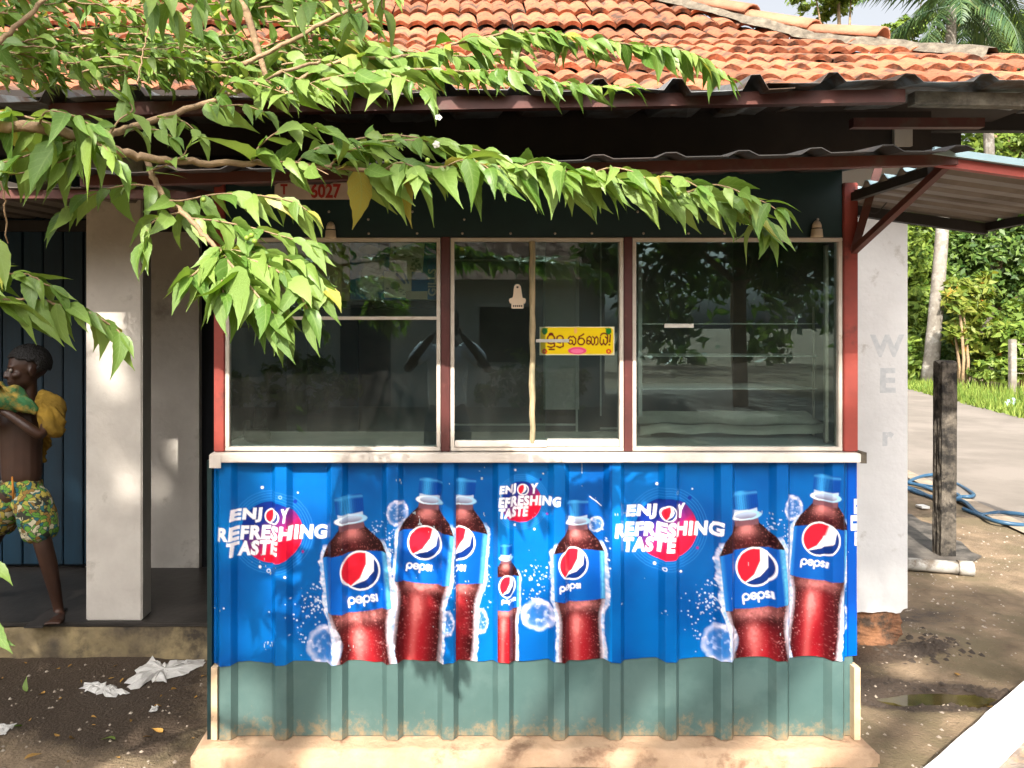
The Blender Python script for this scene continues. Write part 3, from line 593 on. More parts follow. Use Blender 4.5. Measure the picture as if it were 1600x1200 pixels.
# windows
def window(x0, x1, y0, y1, fw=6.0, name='window_frame'):
    a_, b_, c_, d_ = xx(x0), xx(x1), zz(y1), zz(y0); w_ = fw * 2.8 / F; ya, yb = 0.006, 0.042; mb = MB()
    mb.bbox(a_, b_, ya, yb, d_ - w_, d_, 0.0015); mb.bbox(a_, b_, ya, yb, c_, c_ + w_, 0.0015)
    mb.bbox(a_, a_ + w_, ya + 0.001, yb - 0.001, c_ + w_, d_ - w_, 0.0015); mb.bbox(b_ - w_, b_, ya + 0.001, yb - 0.001, c_ + w_, d_ - w_, 0.0015)
    return KB_(mb, name, 'alu'), a_ + w_, b_ - w_, c_ + w_, d_ - w_
def pane(wn, a_, b_, c_, d_, y, rz=0.0, rx=0.0):
    o = MB().box(-(b_ - a_) / 2, (b_ - a_) / 2, -0.002, 0.002, -(d_ - c_) / 2, (d_ - c_) / 2).build('pane', 'glass', wn)
    o.location = ((a_ + b_) / 2, y, (c_ + d_) / 2); o.rotation_euler = (rx, 0, rz); return o
w1, a_, b_, c_, d_ = window(351, 688, 371, 705)
zt = zz(497); MB().bbox(a_, b_, 0.01, 0.04, zt - 0.006, zt + 0.006, 0.0015).build('glazing_bar', 'alu', w1)
pane(w1, a_, b_, c_, zt - 0.006, 0.028, R(0.25)); pane(w1, a_, b_, zt + 0.006, d_, 0.03, R(-0.2))
w2, a_, b_, c_, d_ = window(704, 975, 371, 705)
xm = xx(832)
MB().bbox(a_ + 0.002, xx(855), 0.0, 0.02, c_ + 0.001, c_ + 0.024, 0.002).build('bottom_rail', 'white_sill', w2)
MB().bbox(xx(855.6), b_ - 0.002, 0.008, 0.03, c_ + 0.001, c_ + 0.028, 0.002).build('bottom_rail', 'alu', w2)
pane(w2, a_, xx(853), c_ + 0.02, d_, 0.016, R(0.3)); pane(w2, xx(828), b_, c_ + 0.025, d_, 0.030, R(-0.15))
w3, a_, b_, c_, d_ = window(989, 1318, 371, 705)
pane(w3, a_, b_, c_, d_, 0.028, R(-0.2), R(0.15))
MB().box(xx(1299), xx(1304), 0.045, 0.06, c_ + 0.01, d_ - 0.01).build('glazing_bar', 'alu', w3)
# wooden stick jammed behind the sliding sash
st = []; r_ = random.Random(8)
for k in range(15): st.append((xm + r_.uniform(-0.002, 0.002), 0.005, zz(692) + (zz(377) - zz(692)) * k / 14))
mb = MB(); mb.tube(st, [0.0095 + 0.0025 * r_.random() for _ in st], 7); o = mb.build('wooden_stick', 'bamboo'); tag(o, 'pale weathered wooden stick standing upright against the middle sliding window', 'stick')
# interior: counter, shelves, inner frames
KB_(MB().box(KL + 0.02, KR - 0.02, 0.065, 0.45, zz(703), zz(700)), 'counter', 'interior_white')
for px0, px1, ys in ((1000, 1312, (505, 556, 607)),):
    for py in ys: KB_(MB().box(xx(px0, 3.15), xx(px1, 3.15) - 0.04, 0.30, 0.62, zz(py, 3.1) - 0.004, zz(py, 3.1)), 'shelf', 'interior_white')
KB_(MB().box(xx(990, 3.2), xx(996, 3.2), 0.32, 0.34, zz(703), zz(400, 3.2)), 'shelf_post', 'interior_white')
for px in (1255, 1262): KB_(MB().box(xx(px, 3.2), xx(px + 2, 3.2), 0.31, 0.32, zz(690, 3.2), zz(480, 3.2)), 'shelf_post', 'alu')
mb = MB()
for (xa, xb, ya, yb) in ((705, 902, 405, 408), (900, 903, 405, 690), (704, 902, 662, 665), (938, 940, 375, 650), (938, 965, 668, 671)):
    mb.box(xx(xa, 3.3), xx(xb, 3.3), 0.5, 0.51, zz(yb, 3.3), zz(ya, 3.3))
KB_(mb, 'inner_frame', 'interior_white')
KB_(MB().box(xx(850, 3.7), xx(905, 3.7), 0.9, 0.93, zz(640, 3.7), zz(400, 3.7)), 'inner_board', 'interior_white')
KB_(MB().box(xx(480, 3.7), xx(560, 3.7), 0.9, 0.93, zz(700, 3.7), zz(500, 3.7)), 'inner_board', 'blue_plank')
# awning over the front
AY = -0.55; za = lambda x: zz(276, 2.25) + (zz(250, 2.25) - zz(276, 2.25)) * (x - xx(430, 2.25)) / (xx(1490, 2.25) - xx(430, 2.25))
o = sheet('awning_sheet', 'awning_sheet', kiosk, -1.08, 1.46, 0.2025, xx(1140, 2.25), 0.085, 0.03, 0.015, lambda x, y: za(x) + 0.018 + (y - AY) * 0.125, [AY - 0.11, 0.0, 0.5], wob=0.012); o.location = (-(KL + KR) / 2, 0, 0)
mb = MB(); mb.beam((-1.08, AY, za(-1.08)), (xx(1492, 2.25), AY, za(xx(1492, 2.25))), 0.03, 0.032); KB_(mb, 'awning_beam', 'red_beam')
pj = Vector((xx(1334), 0.0, zz(392)))
mb = MB(); mb.beam(pj, (xx(1484, 2.25), AY + 0.02, za(1.46) - 0.012), 0.022, 0.022); KB_(mb, 'brace', 'red_beam')
mb = MB(); mb.beam(pj, (xx(1366), -0.03, zz(262)), 0.026, 0.026); KB_(mb, 'brace', 'red_beam')
mb = MB(); mb.beam((KL, -0.0, zz(378)), (KL - 0.02, AY + 0.02, za(KL) - 0.014), 0.022, 0.022); KB_(mb, 'brace', 'red_beam')
# side awning on the right
def zside(x): return zz(246, 2.25) - (x - 1.47) * 0.14
c = []; V = []; ys = np.arange(AY, 0.24, 0.012)
for x in (1.47, 1.8, 2.10):
    for y in ys: V.append((x, y, zside(x) + corr(y, 0.105, AY + 0.05, 0.05, 0.02, 0.022)))
k = len(ys); V2 = [(x, y, z + 0.003) for x, y, z in V]; f = [(j * k + i, j * k + i + 1, (j + 1) * k + i + 1, (j + 1) * k + i) for j in range(2) for i in range(k - 1)]
mb = MB(); mb.add(V, f); sa = KB_(mb, 'side_awning', 'side_sheet'); mb = MB(); mb.add([(x, y, z + 0.004) for x, y, z in V], f); mb.build('top_skin', 'blue_edge', sa)
mb = MB(); mb.beam((1.40, AY - 0.02, zside(1.40) + 0.006), (2.12, AY - 0.02, zside(2.12) + 0.006), 0.012, 0.02); mb.build('edge_strip', 'blue_edge', sa)
mb = MB(); mb.beam((1.42, AY + 0.005, zside(1.42) - 0.018), (2.10, AY + 0.005, zside(2.10) - 0.018), 0.024, 0.026); mb.build('edge_beam', 'red_post', sa)
mb = MB(); mb.beam((1.36, 0.215, zside(1.36) - 0.022), (2.10, 0.215, zside(2.10) - 0.022), 0.03, 0.04); mb.build('edge_beam', 'dark_wood', sa)
mb = MB(); mb.beam((2.10, AY, zside(2.10) - 0.015), (2.10, 0.23, zside(2.10) - 0.015), 0.025, 0.03); mb.build('edge_beam', 'dark_wood', sa)
mb = MB(); mb.beam((1.47, AY + 0.1, zside(1.47) - 0.02), (1.47, 0.2, zside(1.47) - 0.02), 0.025, 0.03); mb.build('edge_beam', 'dark_wood', sa)

# lamps: ceramic bulb holders over the windows
for px, py, lb in ((517, 373, 'cream conical bulb holder above the left window near the leaves'), (1275, 371, 'cream conical bulb holder above the right end of the right window')):
    e = empty('bulb_holder', (xx(px), -0.006, zz(py))); tag(e, lb, 'lamp', 'bulb holders above the windows')
    MB().lathe([(0.0215, 0), (0.0205, 0.006), (0.0185, 0.028), (0.0175, 0.03)], (0, 0, 0), 16).build('base', 'ceramic', e, True)
    MB().lathe([(0.0168, 0.0305), (0.0168, 0.033)], (0, 0, 0), 16).build('ring', 'black_plastic', e, True)
    MB().lathe([(0.0165, 0.0335), (0.0155, 0.045), (0.011, 0.056), (0.005, 0.061), (0.001, 0.062)], (0, 0, 0), 16).build('cap', 'ceramic', e, True)
# bulb socket and loose cables below the side awning
e = empty('bulb_socket', P(1405, 300, 2.9)); tag(e, 'small black bulb socket hanging on loose wires below the side awning', 'lamp')
b0 = P(1405, 300, 2.9)
o = MB().lathe([(0.006, 0.03), (0.016, 0.022), (0.018, 0.0), (0.014, -0.012)], (0, 0, 0), 12).build('socket', 'black_plastic', e, True); o.rotation_euler = (0, R(25), 0)
o = MB().lathe([(0.012, -0.012), (0.016, -0.02), (0.011, -0.03), (0.002, -0.034)], (0, 0, 0), 12).build('bulb', 'ceramic', e, True); o.rotation_euler = (0, R(25), 0)
def wire(pts, r=0.0022, parent=None, off=Vector()):
    q = []; pts = [Vector(p) - off for p in pts]
    for i in range(len(pts) - 1):
        p0, p1, p2, p3 = pts[max(i - 1, 0)], pts[i], pts[i + 1], pts[min(i + 2, len(pts) - 1)]
        for s in np.linspace(0, 1, 6, endpoint=False):
            q.append(0.5 * ((2 * p1) + (p2 - p0) * s + (2 * p0 - 5 * p1 + 4 * p2 - p3) * s * s + (3 * p1 - p0 - 3 * p2 + p3) * s ** 3))
    q.append(pts[-1]); return MB().tube(q, r, 6).build('wire', 'brown_wire', parent, True)
wire([P(1440, 262, 2.9), P(1402, 275, 2.9), P(1388, 285, 2.9), P(1396, 298, 2.9)], 0.003, e, b0)
wire([P(1404, 292, 2.9), P(1414, 285, 2.9), P(1408, 281, 2.9), P(1394, 290, 2.9), P(1390, 305, 2.9), P(1384, 318, 2.9), P(1368, 333, 2.9), P(1354, 328, 2.9)], 0.002, e, b0)
wire([P(1360, 285, 2.88), P(1385, 278, 2.88), P(1420, 268, 2.88), P(1450, 258, 2.88)], 0.004, e, b0)

# ================================================================== PRINTED POSTERS (flat print as colours on a fine mesh)
SS = 2
def text_tris(body, offset=0.0):
    c = bpy.data.curves.new('tmp', 'FONT'); c.body = body; c.size = 1; c.offset = offset; c.resolution_u = 3; c.space_character = 1.13
    tmp = bpy.data.objects.new('tmp', c); COL.objects.link(tmp); bpy.context.view_layer.update()
    me = bpy.data.meshes.new_from_object(tmp.evaluated_get(bpy.context.evaluated_depsgraph_get())); bpy.data.objects.remove(tmp)
    me.calc_loop_triangles(); v = np.array([q.co[:2] for q in me.vertices]); tr = np.array([l.vertices[:] for l in me.loop_triangles]); bpy.data.meshes.remove(me)
    return v, tr
class Canvas:
    def __init__(s, x0, y0, w, h):
        s.x0, s.y0, s.w, s.h = x0, y0, w, h; xs = (np.arange(int(w * SS)) + 0.5) / SS + x0; ys = (np.arange(int(h * SS)) + 0.5) / SS + y0
        s.X, s.Y = np.meshgrid(xs, ys); s.C = np.zeros(s.X.shape + (3,))
    def win(s, xa, xb, ya, yb):
        i0 = max(0, int((xa - s.x0) * SS)); i1 = min(s.X.shape[1], int((xb - s.x0) * SS) + 1); j0 = max(0, int((ya - s.y0) * SS)); j1 = min(s.X.shape[0], int((yb - s.y0) * SS) + 1)
        return (slice(j0, max(j0, j1)), slice(i0, max(i0, i1)))
    def blend(s, sl, a, col):
        col = np.asarray(col, float); a = np.clip(a, 0, 1)[..., None]; s.C[sl] = s.C[sl] * (1 - a) + col * a
    def disc(s, cx, cy, r, col, al=1.0, ry=None, aa=0.7):
        ry = ry or r; sl = s.win(cx - r - 2, cx + r + 2, cy - ry - 2, cy + ry + 2); d = (np.hypot((s.X[sl] - cx) / r, (s.Y[sl] - cy) / ry) - 1) * min(r, ry)
        s.blend(sl, (0.5 - d / aa) * 1.0 * al if al == 1 else np.clip(0.5 - d / aa, 0, 1) * al, col)
    def ring(s, cx, cy, r, wd, col, al=1.0, ry=None):
        ry = ry or r; sl = s.win(cx - r - 4, cx + r + 4, cy - ry - 4, cy + ry + 4); d = abs(np.hypot((s.X[sl] - cx) / r, (s.Y[sl] - cy) / ry) - 1) * min(r, ry) - wd / 2
        s.blend(sl, np.clip(0.5 - d / 0.7, 0, 1) * al, col)
    def stroke(s, pts, wd, col, al=1.0):
        pts = np.array(pts, float); sl = s.win(pts[:, 0].min() - wd - 2, pts[:, 0].max() + wd + 2, pts[:, 1].min() - wd - 2, pts[:, 1].max() + wd + 2)
        X_, Y_ = s.X[sl], s.Y[sl]; D = np.full(X_.shape, 1e9)
        for (ax, ay), (bx, by) in zip(pts[:-1], pts[1:]):
            vx, vy = bx - ax, by - ay; q = np.clip(((X_ - ax) * vx + (Y_ - ay) * vy) / (vx * vx + vy * vy + 1e-9), 0, 1); D = np.minimum(D, np.hypot(X_ - ax - q * vx, Y_ - ay - q * vy))
        s.blend(sl, np.clip(0.5 - (D - wd / 2) / 0.7, 0, 1) * al, col)
    def text(s, body, xa, xb, ytop, ybase, col, shear=0.0, rise=0.0, offset=0.035):
        v, tr = text_tris(body, offset); lo, hi = v.min(0), v.max(0); u = (v - lo) / (hi - lo)
        x = xa + u[:, 0] * (xb - xa); y = ybase - u[:, 1] * (ybase - ytop) ; x = x + (ybase - y) * shear; y = y - rise * (x - xa) / (xb - xa)
        sl = s.win(x.min() - 1, x.max() + 1, y.min() - 1, y.max() + 1); M = np.zeros(s.X[sl].shape); X_, Y_ = s.X[sl], s.Y[sl]; x00, y00 = X_[0, 0], Y_[0, 0]
        sub = [(dx, dy) for dx in (-0.17, 0.17) for dy in (-0.17, 0.17)]
        for (dx, dy) in sub:
            m_ = np.zeros(M.shape, bool)
            for a, b_, c in tr:
                ax, ay, bx, by, cx, cy = x[a], y[a], x[b_], y[b_], x[c], y[c]
                i0 = max(0, int((min(ax, bx, cx) - x00) * SS) - 1); i1 = int((max(ax, bx, cx) - x00) * SS) + 3; j0 = max(0, int((min(ay, by, cy) - y00) * SS) - 1); j1 = int((max(ay, by, cy) - y00) * SS) + 3
                xw = X_[j0:j1, i0:i1] + dx; yw = Y_[j0:j1, i0:i1] + dy
                e1 = (bx - ax) * (yw - ay) - (by - ay) * (xw - ax); e2 = (cx - bx) * (yw - by) - (cy - by) * (xw - bx); e3 = (ax - cx) * (yw - cy) - (ay - cy) * (xw - cx)
                m_[j0:j1, i0:i1] |= ((e1 >= 0) & (e2 >= 0) & (e3 >= 0)) | ((e1 <= 0) & (e2 <= 0) & (e3 <= 0))
            M += m_ / len(sub)
        s.blend(sl, M, col)
WHITE = lin(246, 243, 246); RED = lin(222, 30, 52); NAVY = lin(8, 48, 120); LBL = lin(0, 84, 172)
def globe(cv, cx, cy, rx, ry, rot=0.0, rim=1.6):
    cv.disc(cx, cy, rx + rim * 0.5, WHITE, ry=ry + rim * 0.5)
    sl = cv.win(cx - rx - 2, cx + rx + 2, cy - ry - 2, cy + ry + 2); u = (cv.X[sl] - cx) / (rx - rim); v = -(cv.Y[sl] - cy) / (ry - rim)
    c_, s_ = math.cos(rot), math.sin(rot); p = u * c_ + v * s_; q = -u * s_ + v * c_
    b1 = np.interp(q, [-1, -0.85, -0.4, 0.3, 0.95], [-1.0, -0.72, -0.07, 0.33, 0.38]); b2 = np.interp(q, [-1, -0.85, -0.55, -0.1, 0.6, 0.95], [-1.0, -0.72, 0.23, 0.74, 0.80, 0.45])
    k = rx; ins = np.clip(0.5 - (np.hypot(u, v) - 1) * k / 0.7, 0, 1); red = np.clip(0.5 - (p - b1) * k, 0, 1); wht = np.clip(0.5 - (p - b2) * k, 0, 1) 
    col = np.array(NAVY)[None, None] * (1 - wht[..., None]) + np.array(WHITE) * wht[..., None]; col = col * (1 - red[..., None]) + np.array(RED) * red[..., None]
    cv.blend(sl, ins, col)
def arc(cx, cy, r, a0, a1, n=12, ry=None): return [(cx + r * math.cos(R(a)), cy - (ry or r) * math.sin(R(a))) for a in np.linspace(a0, a1, n)]
def wordmark(cv, cx, cy, wd, tilt=0.0, xs=1.0):
    """rounded lower-case word 'pepsi' drawn with strokes"""
    u = wd / 10.6; r = 1.0; L_ = []; x = -5.3
    def pp(x): return [arc(x + r, 0, r, 0, 360, 20), [(x, 0), (x, 2.1)]]
    L_ += pp(x); x += 2.55
    L_ += [arc(x + r, 0, r, 0, 318, 18), [(x, 0), (x + 2 * r, 0)]]; x += 2.5
    L_ += pp(x); x += 2.6
    L_ += [arc(x + 0.55, -0.52, 0.5, 30, 250, 9) + arc(x + 0.55, 0.48, 0.52, 90, -150, 9)]; x += 1.55
    L_ += [[(x + 0.25, -1.0), (x + 0.25, 0.95)]]
    c_, s_ = math.cos(tilt), math.sin(tilt)
    for pl in L_: cv.stroke([(cx + (a * c_ - b_ * s_) * u * xs, cy + (a * s_ + b_ * c_) * u) for a, b_ in pl], max(1.5, 0.62 * u), WHITE)
def mixc(a, b_, t): t = np.clip(t, 0, 1)[..., None]; return np.asarray(a) * (1 - t) + np.asarray(b_) * t
def bottle(cv, cx, cy, rot, sx, sy, seed, red_from=212, glow=1.0):
    """cx, cy: centre of the cap's top; rot: lean; local u across, s along"""
    Lx = 330 * sy; sl = cv.win(cx - 70 * sx - Lx * abs(math.sin(rot)), cx + 70 * sx + Lx * abs(math.sin(rot)), cy - 8, cy + Lx + 10)
    dx, dy = cv.X[sl] - cx, cv.Y[sl] - cy; c_, s_ = math.cos(rot), math.sin(rot); u = (dx * c_ - dy * s_) / sx; s = (dx * s_ + dy * c_) / sy
    nz = fbm(cv.X[sl], cv.Y[sl], 9, seed, 4); nf = noise2(cv.X[sl], cv.Y[sl], 1.6, seed + 5); nm = fbm(cv.X[sl], cv.Y[sl], 4, seed + 9, 3)
    hw = np.interp(s, [46, 52, 62, 75, 88, 96, 180, 190, 205, 222, 275], [19, 20, 29, 41, 48, 51, 51, 49, 44, 42, 45]); un = u / hw; k = sx
    body = np.clip(0.5 - (abs(u) - hw) * k / 0.8, 0, 1) * np.clip((s - 46) * 0.7, 0, 1)
    # icy edge on both flanks
    ed = np.clip(0.5 - (abs(u) - hw - 7 * (0.3 + 1.1 * nz)) * k / 1.2, 0, 1) * np.clip((s - 74) / 8, 0, 1); icy = mixc(lin(150, 185, 225), lin(240, 232, 242), (nm - 0.25) * 2.2)
    cv.blend(sl, ed * np.clip(0.55 + nz * 0.7, 0, 1), icy)
    # liquid
    hl = np.exp(-((un + 0.05) / 0.45) ** 2); dark = np.array(lin(34, 8, 12)); mid = np.array(lin(96, 28, 32)); pink = np.array(lin(214, 128, 124)); redc = np.array(lin(164, 24, 36)); br = np.array(lin(240, 130, 126))
    sh = np.exp(-((s - 60) / 10) ** 2) * hl; wa = np.exp(-((s - 192) / 10) ** 2) * np.exp(-(un / 0.55) ** 2); lo = 1 / (1 + np.exp(-(s - red_from) / 4.5)) * np.exp(-((un + 0.02) / 0.50) ** 2)
    col = mixc(dark, mid, hl * 0.75 * (0.3 + nz)); col = mixc(col, pink, sh * 1.1 + (nf > 0.8) * 0.25); col = mixc(col, pink, wa * (0.4 + 1.1 * nm)); col = mixc(col, redc, lo); col = mixc(col, br, lo * np.exp(-((un + 0.18) / 0.3) ** 2) * (0.3 + nm) * np.exp(-((s - 222) / 26) ** 2) * glow + lo * 0.35 * np.exp(-((un + 0.2) / 0.16) ** 2))
    col = mixc(col, lin(235, 200, 205), np.clip((nf - 0.88) * 8, 0, 1) * 0.38 * (s > 185)); col = mixc(col, lin(232, 214, 226), np.clip((abs(un) - 0.84) * 6.0, 0, 1) * (s > 182) * (0.35 + 0.65 * nm))
    cv.blend(sl, body, col)
    # label
    lab = body * np.clip((s - 90 - 5 * un ** 2) * 1.2, 0, 1) * np.clip((181 + 5 * (1 - un ** 2) - s) * 1.2, 0, 1)
    lc = mixc(lin(0, 78, 166), lin(10, 98, 186), hl); lc = mixc(lc, lin(96, 186, 222), np.clip((un - 0.80) * 9, 0, 1) * (0.4 + 0.6 * nm)); lc = mixc(lc, lin(40, 128, 200), np.clip((-un - 0.84) * 7, 0, 1))
    cv.blend(sl, lab, lc)
    # neck ring and cap
    nk = np.clip(0.5 - (abs(u) - 19) * k / 0.8, 0, 1) * np.clip((s - 26) * 0.8, 0, 1) * np.clip((56 - s) * 0.5, 0, 1); cv.blend(sl, nk * 0.85, mixc(lin(120, 80, 90), lin(190, 205, 225), (46 - s) / 10))
    rg = np.hypot(u / 25, (s - 39) / 7.5); cv.blend(sl, np.clip(0.5 - (abs(rg - 0.86) - 0.15) * 12 * k, 0, 1), mixc(lin(150, 200, 230), lin(236, 244, 250), 0.5 - u / 40)); 
    cp = np.clip(0.5 - (abs(u) - 21.5 + 1.2 * (s < 3)) * k / 0.8, 0, 1) * np.clip((s + 0.6 - 2.5 * (1 - (u / 22) ** 2) * 0 ) * 0.9, 0, 1) * np.clip((31 - 3 * (u / 22) ** 2 - s) * 0.9, 0, 1)
    cc = mixc(lin(0, 66, 150), lin(60, 160, 224), np.exp(-((u + 6) / 8.5) ** 2) * 0.85); cc = mixc(cc, lin(0, 52, 128), (np.sin(u * 1.9) > 0.3) * 0.35 * (s > 7)); cc = mixc(cc, lin(80, 170, 226), np.exp(-((s - 4) / 2.2) ** 2) * 0.5); cv.blend(sl, cp, cc)
def ice(cv, cx, cy, r, seed, ry=None):
    ry = ry or r; sl = cv.win(cx - r - 4, cx + r + 4, cy - ry - 4, cy + ry + 4); X_, Y_ = cv.X[sl], cv.Y[sl]; n1 = fbm(X_, Y_, r * 0.55, seed, 4); n2 = fbm(X_, Y_, r * 0.25, seed + 3, 3)
    rr = np.hypot((X_ - cx) / r, (Y_ - cy) / ry) + (n1 - 0.5) * 0.22; rim = np.exp(-((rr - 0.82) / 0.16) ** 2); a = np.clip((1 - rr) * r * 0.8, 0, 1)
    cv.blend(sl, a * np.clip(0.12 + rim * 0.45 + np.clip((n2 - 0.55) * 4, 0, 1) * 0.55, 0, 0.85), mixc(lin(110, 170, 226), lin(236, 228, 242), rim * 0.6 + (n2 - 0.3) * 1.3))
def spray(cv, cx, cy, sx, sy, n, seed, rmax=1.5):
    r = random.Random(seed)
    for _ in range(n): cv.disc(cx + r.gauss(0, sx), cy + r.gauss(0, sy), r.uniform(0.5, rmax) ** 1.2, lin(225, 232, 245), r.uniform(0.5, 0.95))
def base_blue(cv, seed):
    n1 = fbm(cv.X, cv.Y, 120, seed, 3); n2 = fbm(cv.X, cv.Y, 45, seed + 4, 3); cv.C[:] = mixc(lin(0, 76, 148), lin(0, 112, 190), (n1 - 0.28) * 2.0 + (n2 - 0.5) * 0.4)
def slogan(cv, ox, oy, sc_, rows, circ, first):
    cx, cy, r = circ; sl = cv.win(cx - r - 2, cx + r + 2, cy - r - 2, cy + r + 2); d = np.hypot(cv.X[sl] - cx, cv.Y[sl] - cy) - r; gsl = ((cv.X[sl] - cx) * 0.62 + (cv.Y[sl] - cy) * 0.78) / r
    for k in range(4): cv.ring(cx, cy, r + 4 * sc_ + 4.2 * k * sc_, 0.8, lin(70, 150, 220), 0.45)
    col = mixc(lin(10, 42, 128), lin(150, 24, 84), (gsl + 0.45) * 1.3); col = mixc(col, lin(232, 22, 54), (gsl - 0.12) * 2.2); cv.blend(sl, np.clip(0.5 - d / 0.7, 0, 1), col)
    for body, xa, xb, yt, yb in rows: cv.text(body, xa, xb, yt, yb, WHITE, 0.10, 2.2 * sc_, 0.052)
    globe(cv, *first)
def strip_one():
    cv = Canvas(318, 700, 416, 352); base_blue(cv, 21)
    slogan(cv, 0, 0, 1, [('ENJ', 358, 405.5, 797.5, 821), ('Y', 437, 449.5, 796.5, 818.5), ('REFRESHING', 338, 508, 824, 847), ('TASTE', 352, 432, 848.5, 872)], (422, 834, 48.5), (423.5, 809, 12, 12, 0.25, 1.3))
    for x, y, r_, c in ((407, 764, 2.4, WHITE), (463, 772, 1.2, WHITE), (403.5, 889, 2.4, WHITE), (445, 902, 1.8, WHITE), (471, 865, 2.2, lin(150, 30, 120)), (459, 786, 3.2, lin(10, 50, 140)), (350, 950, 1.2, WHITE)): cv.disc(x, y, r_, c)
    cv.ring(417, 895.5, 2.6, 0.9, WHITE); cv.ring(438, 777, 2.4, 0.8, lin(150, 190, 230))
    spray(cv, 492, 940, 16, 15, 60, 1); spray(cv, 476, 965, 16, 20, 25, 2); spray(cv, 610, 845, 9, 18, 45, 3, 1.2); spray(cv, 580, 830, 8, 8, 25, 4, 1.2); spray(cv, 708, 905, 4, 40, 30, 6, 1.2)
    ice(cv, 620, 802, 18, 31, 21); ice(cv, 698, 975, 13, 33, 22)
    bottle(cv, 673.5, 749, -0.085, 0.85, 0.90, 40, 205, 1.2); globe(cv, 663, 851, 26.5, 26.5, -0.12); wordmark(cv, 656.6, 889, 43, 0.12)
    bottle(cv, 543.5, 775, 0.10, 1.0, 1.0, 50, 214); globe(cv, 562, 895, 30, 30.5, 0.10, 1.9); wordmark(cv, 568, 940, 50, -0.12)
    ice(cv, 506, 1012, 31, 35, 33); spray(cv, 500, 945, 6, 4, 16, 8, 2.2); spray(cv, 470, 1000, 5, 16, 12, 9)
    return cv
def strip_three():
    cv = Canvas(770, 700, 192, 352); base_blue(cv, 63)
    slogan(cv, 0, 0, 0.66, [('ENJ', 779.5, 806, 759, 775.5), ('Y', 829, 840.5, 758, 774), ('EFRESHING', 778.5, 875, 777, 793), ('TASTE', 778, 825, 794, 810.5)], (815, 786, 32), (818, 767, 8.5, 8.5, 0.25, 1.1))
    for x, y, r_ in ((806, 736, 1.8), (850, 742, 1.2), (805, 822, 1.9), (836, 829, 1.6)): cv.disc(x, y, r_, WHITE)
    cv.disc(856, 805, 1.7, lin(150, 40, 150)); cv.disc(846, 751, 2.2, lin(8, 50, 140))
    ice(cv, 933, 821, 13, 71); spray(cv, 838, 900, 12, 10, 40, 12); spray(cv, 835, 930, 10, 8, 20, 13); spray(cv, 948, 880, 3, 40, 30, 14)
    cv.stroke([(923, 778), (932, 784), (941, 792)], 1.6, WHITE, 0.7)
    bottle(cv, 903.5, 783, 0.02, 0.80, 0.86, 80, 212, 1.2); globe(cv, 896.6, 883, 23.5, 25.5, 0.0, 1.5); wordmark(cv, 893.6, 919, 37, -0.03)
    bottle(cv, 791, 850, -0.015, 0.44, 0.56, 90, 205); globe(cv, 792.5, 916, 13, 17, 0.0, 1.2); wordmark(cv, 796, 939, 24, 0.0)
    ice(cv, 842, 964, 28, 91, 27)
    return cv
c1 = strip_one(); c3 = strip_three()
def sample(cv, X_, Y_):
    """box-filter a 2x canvas at photo-pixel positions"""
    fx = (X_ - cv.x0) * SS - 1; fy = (Y_ - cv.y0) * SS - 1; i = np.clip(np.round(fx).astype(int), 0, cv.C.shape[1] - 2); j = np.clip(np.round(fy).astype(int), 0, cv.C.shape[0] - 2)
    return 0.25 * (cv.C[j, i] + cv.C[j + 1, i] + cv.C[j, i + 1] + cv.C[j + 1, i + 1])
def poster(label, xa, xb, cv, ox, oy, lift, seed, extra=None):
    ya, yb = 722.5, 1036; n_x = int((xb - xa) / 1.02); n_y = 308; xs = np.linspace(xa, xb, n_x)
    Xg = np.repeat(xs[None], n_y, 0); bot = 1040 - 10 * (xs - 330) / 1015 + 1.6 * np.sin(xs * 0.075 + seed) + 1.2 * (noise2(xs, xs * 0, 9, seed) - 0.5)
    Yg = ya + (bot[None] - ya) * np.linspace(0, 1, n_y)[:, None]; col = sample(cv, Xg - ox, Yg - oy)
    if extra: col = extra(Xg, Yg, col)
    # scuffs: thin pale scratches down the rib crests
    sc_ = (noise2(Xg, Yg * 0.3, 1.8, 100 + seed) > 0.90) & (noise2(Xg, Yg, 26, 101 + seed) > 0.86); col = np.where(sc_[..., None], np.array([0.36, 0.42, 0.45]), col)
    x3 = xx(Xg); z3 = zz(Yg); rb = np.array([rib(x) for x in x3[0]])[None]; wob = (fbm(Xg, Yg, 40, 110 + seed, 2) - 0.5) * 0.0024
    y3 = 0.03 - rb - lift - 0.0012 + wob
    V = np.stack([x3, y3, z3], -1).reshape(-1, 3); ii = np.arange(len(V)).reshape(n_y, n_x); Fq = np.stack([ii[:-1, :-1], ii[1:, :-1], ii[1:, 1:], ii[:-1, 1:]], -1).reshape(-1, 4)
    me = mesh_np('poster', V, Fq, 'print'); a = me.color_attributes.new('print', 'FLOAT_COLOR', 'POINT'); a.data.foreach_set('color', np.concatenate([col.reshape(-1, 3), np.ones((len(V), 1))], 1).astype(np.float32).ravel())
    return tag(link('poster', me), label, 'poster', 'soft drink posters on the kiosk front')
def corner_bits(Xg, Yg, col):
    m_ = (Xg > 1329) & (Xg < 1331); col = np.where(m_[..., None], np.array(lin(0, 60, 150)), col)
    for ya, yb, x in ((782, 806, 1340), (808, 832, 1335), (834, 856, 1341)):
        q = (Xg > x) & (Yg > ya) & (Yg < yb) & ~((Yg > ya + 9) & (Yg < ya + 13) & (Xg > x + 3)); col = np.where(q[..., None], np.array(WHITE), col)
    return np.where(((Xg > 1331) & ~((Xg > 1334) & (Yg > 780) & (Yg < 858) & (col.min(-1) > 0.6)))[..., None], np.where(((col.min(-1) > 0.8))[..., None], col, np.array(lin(0, 84, 186))), col)
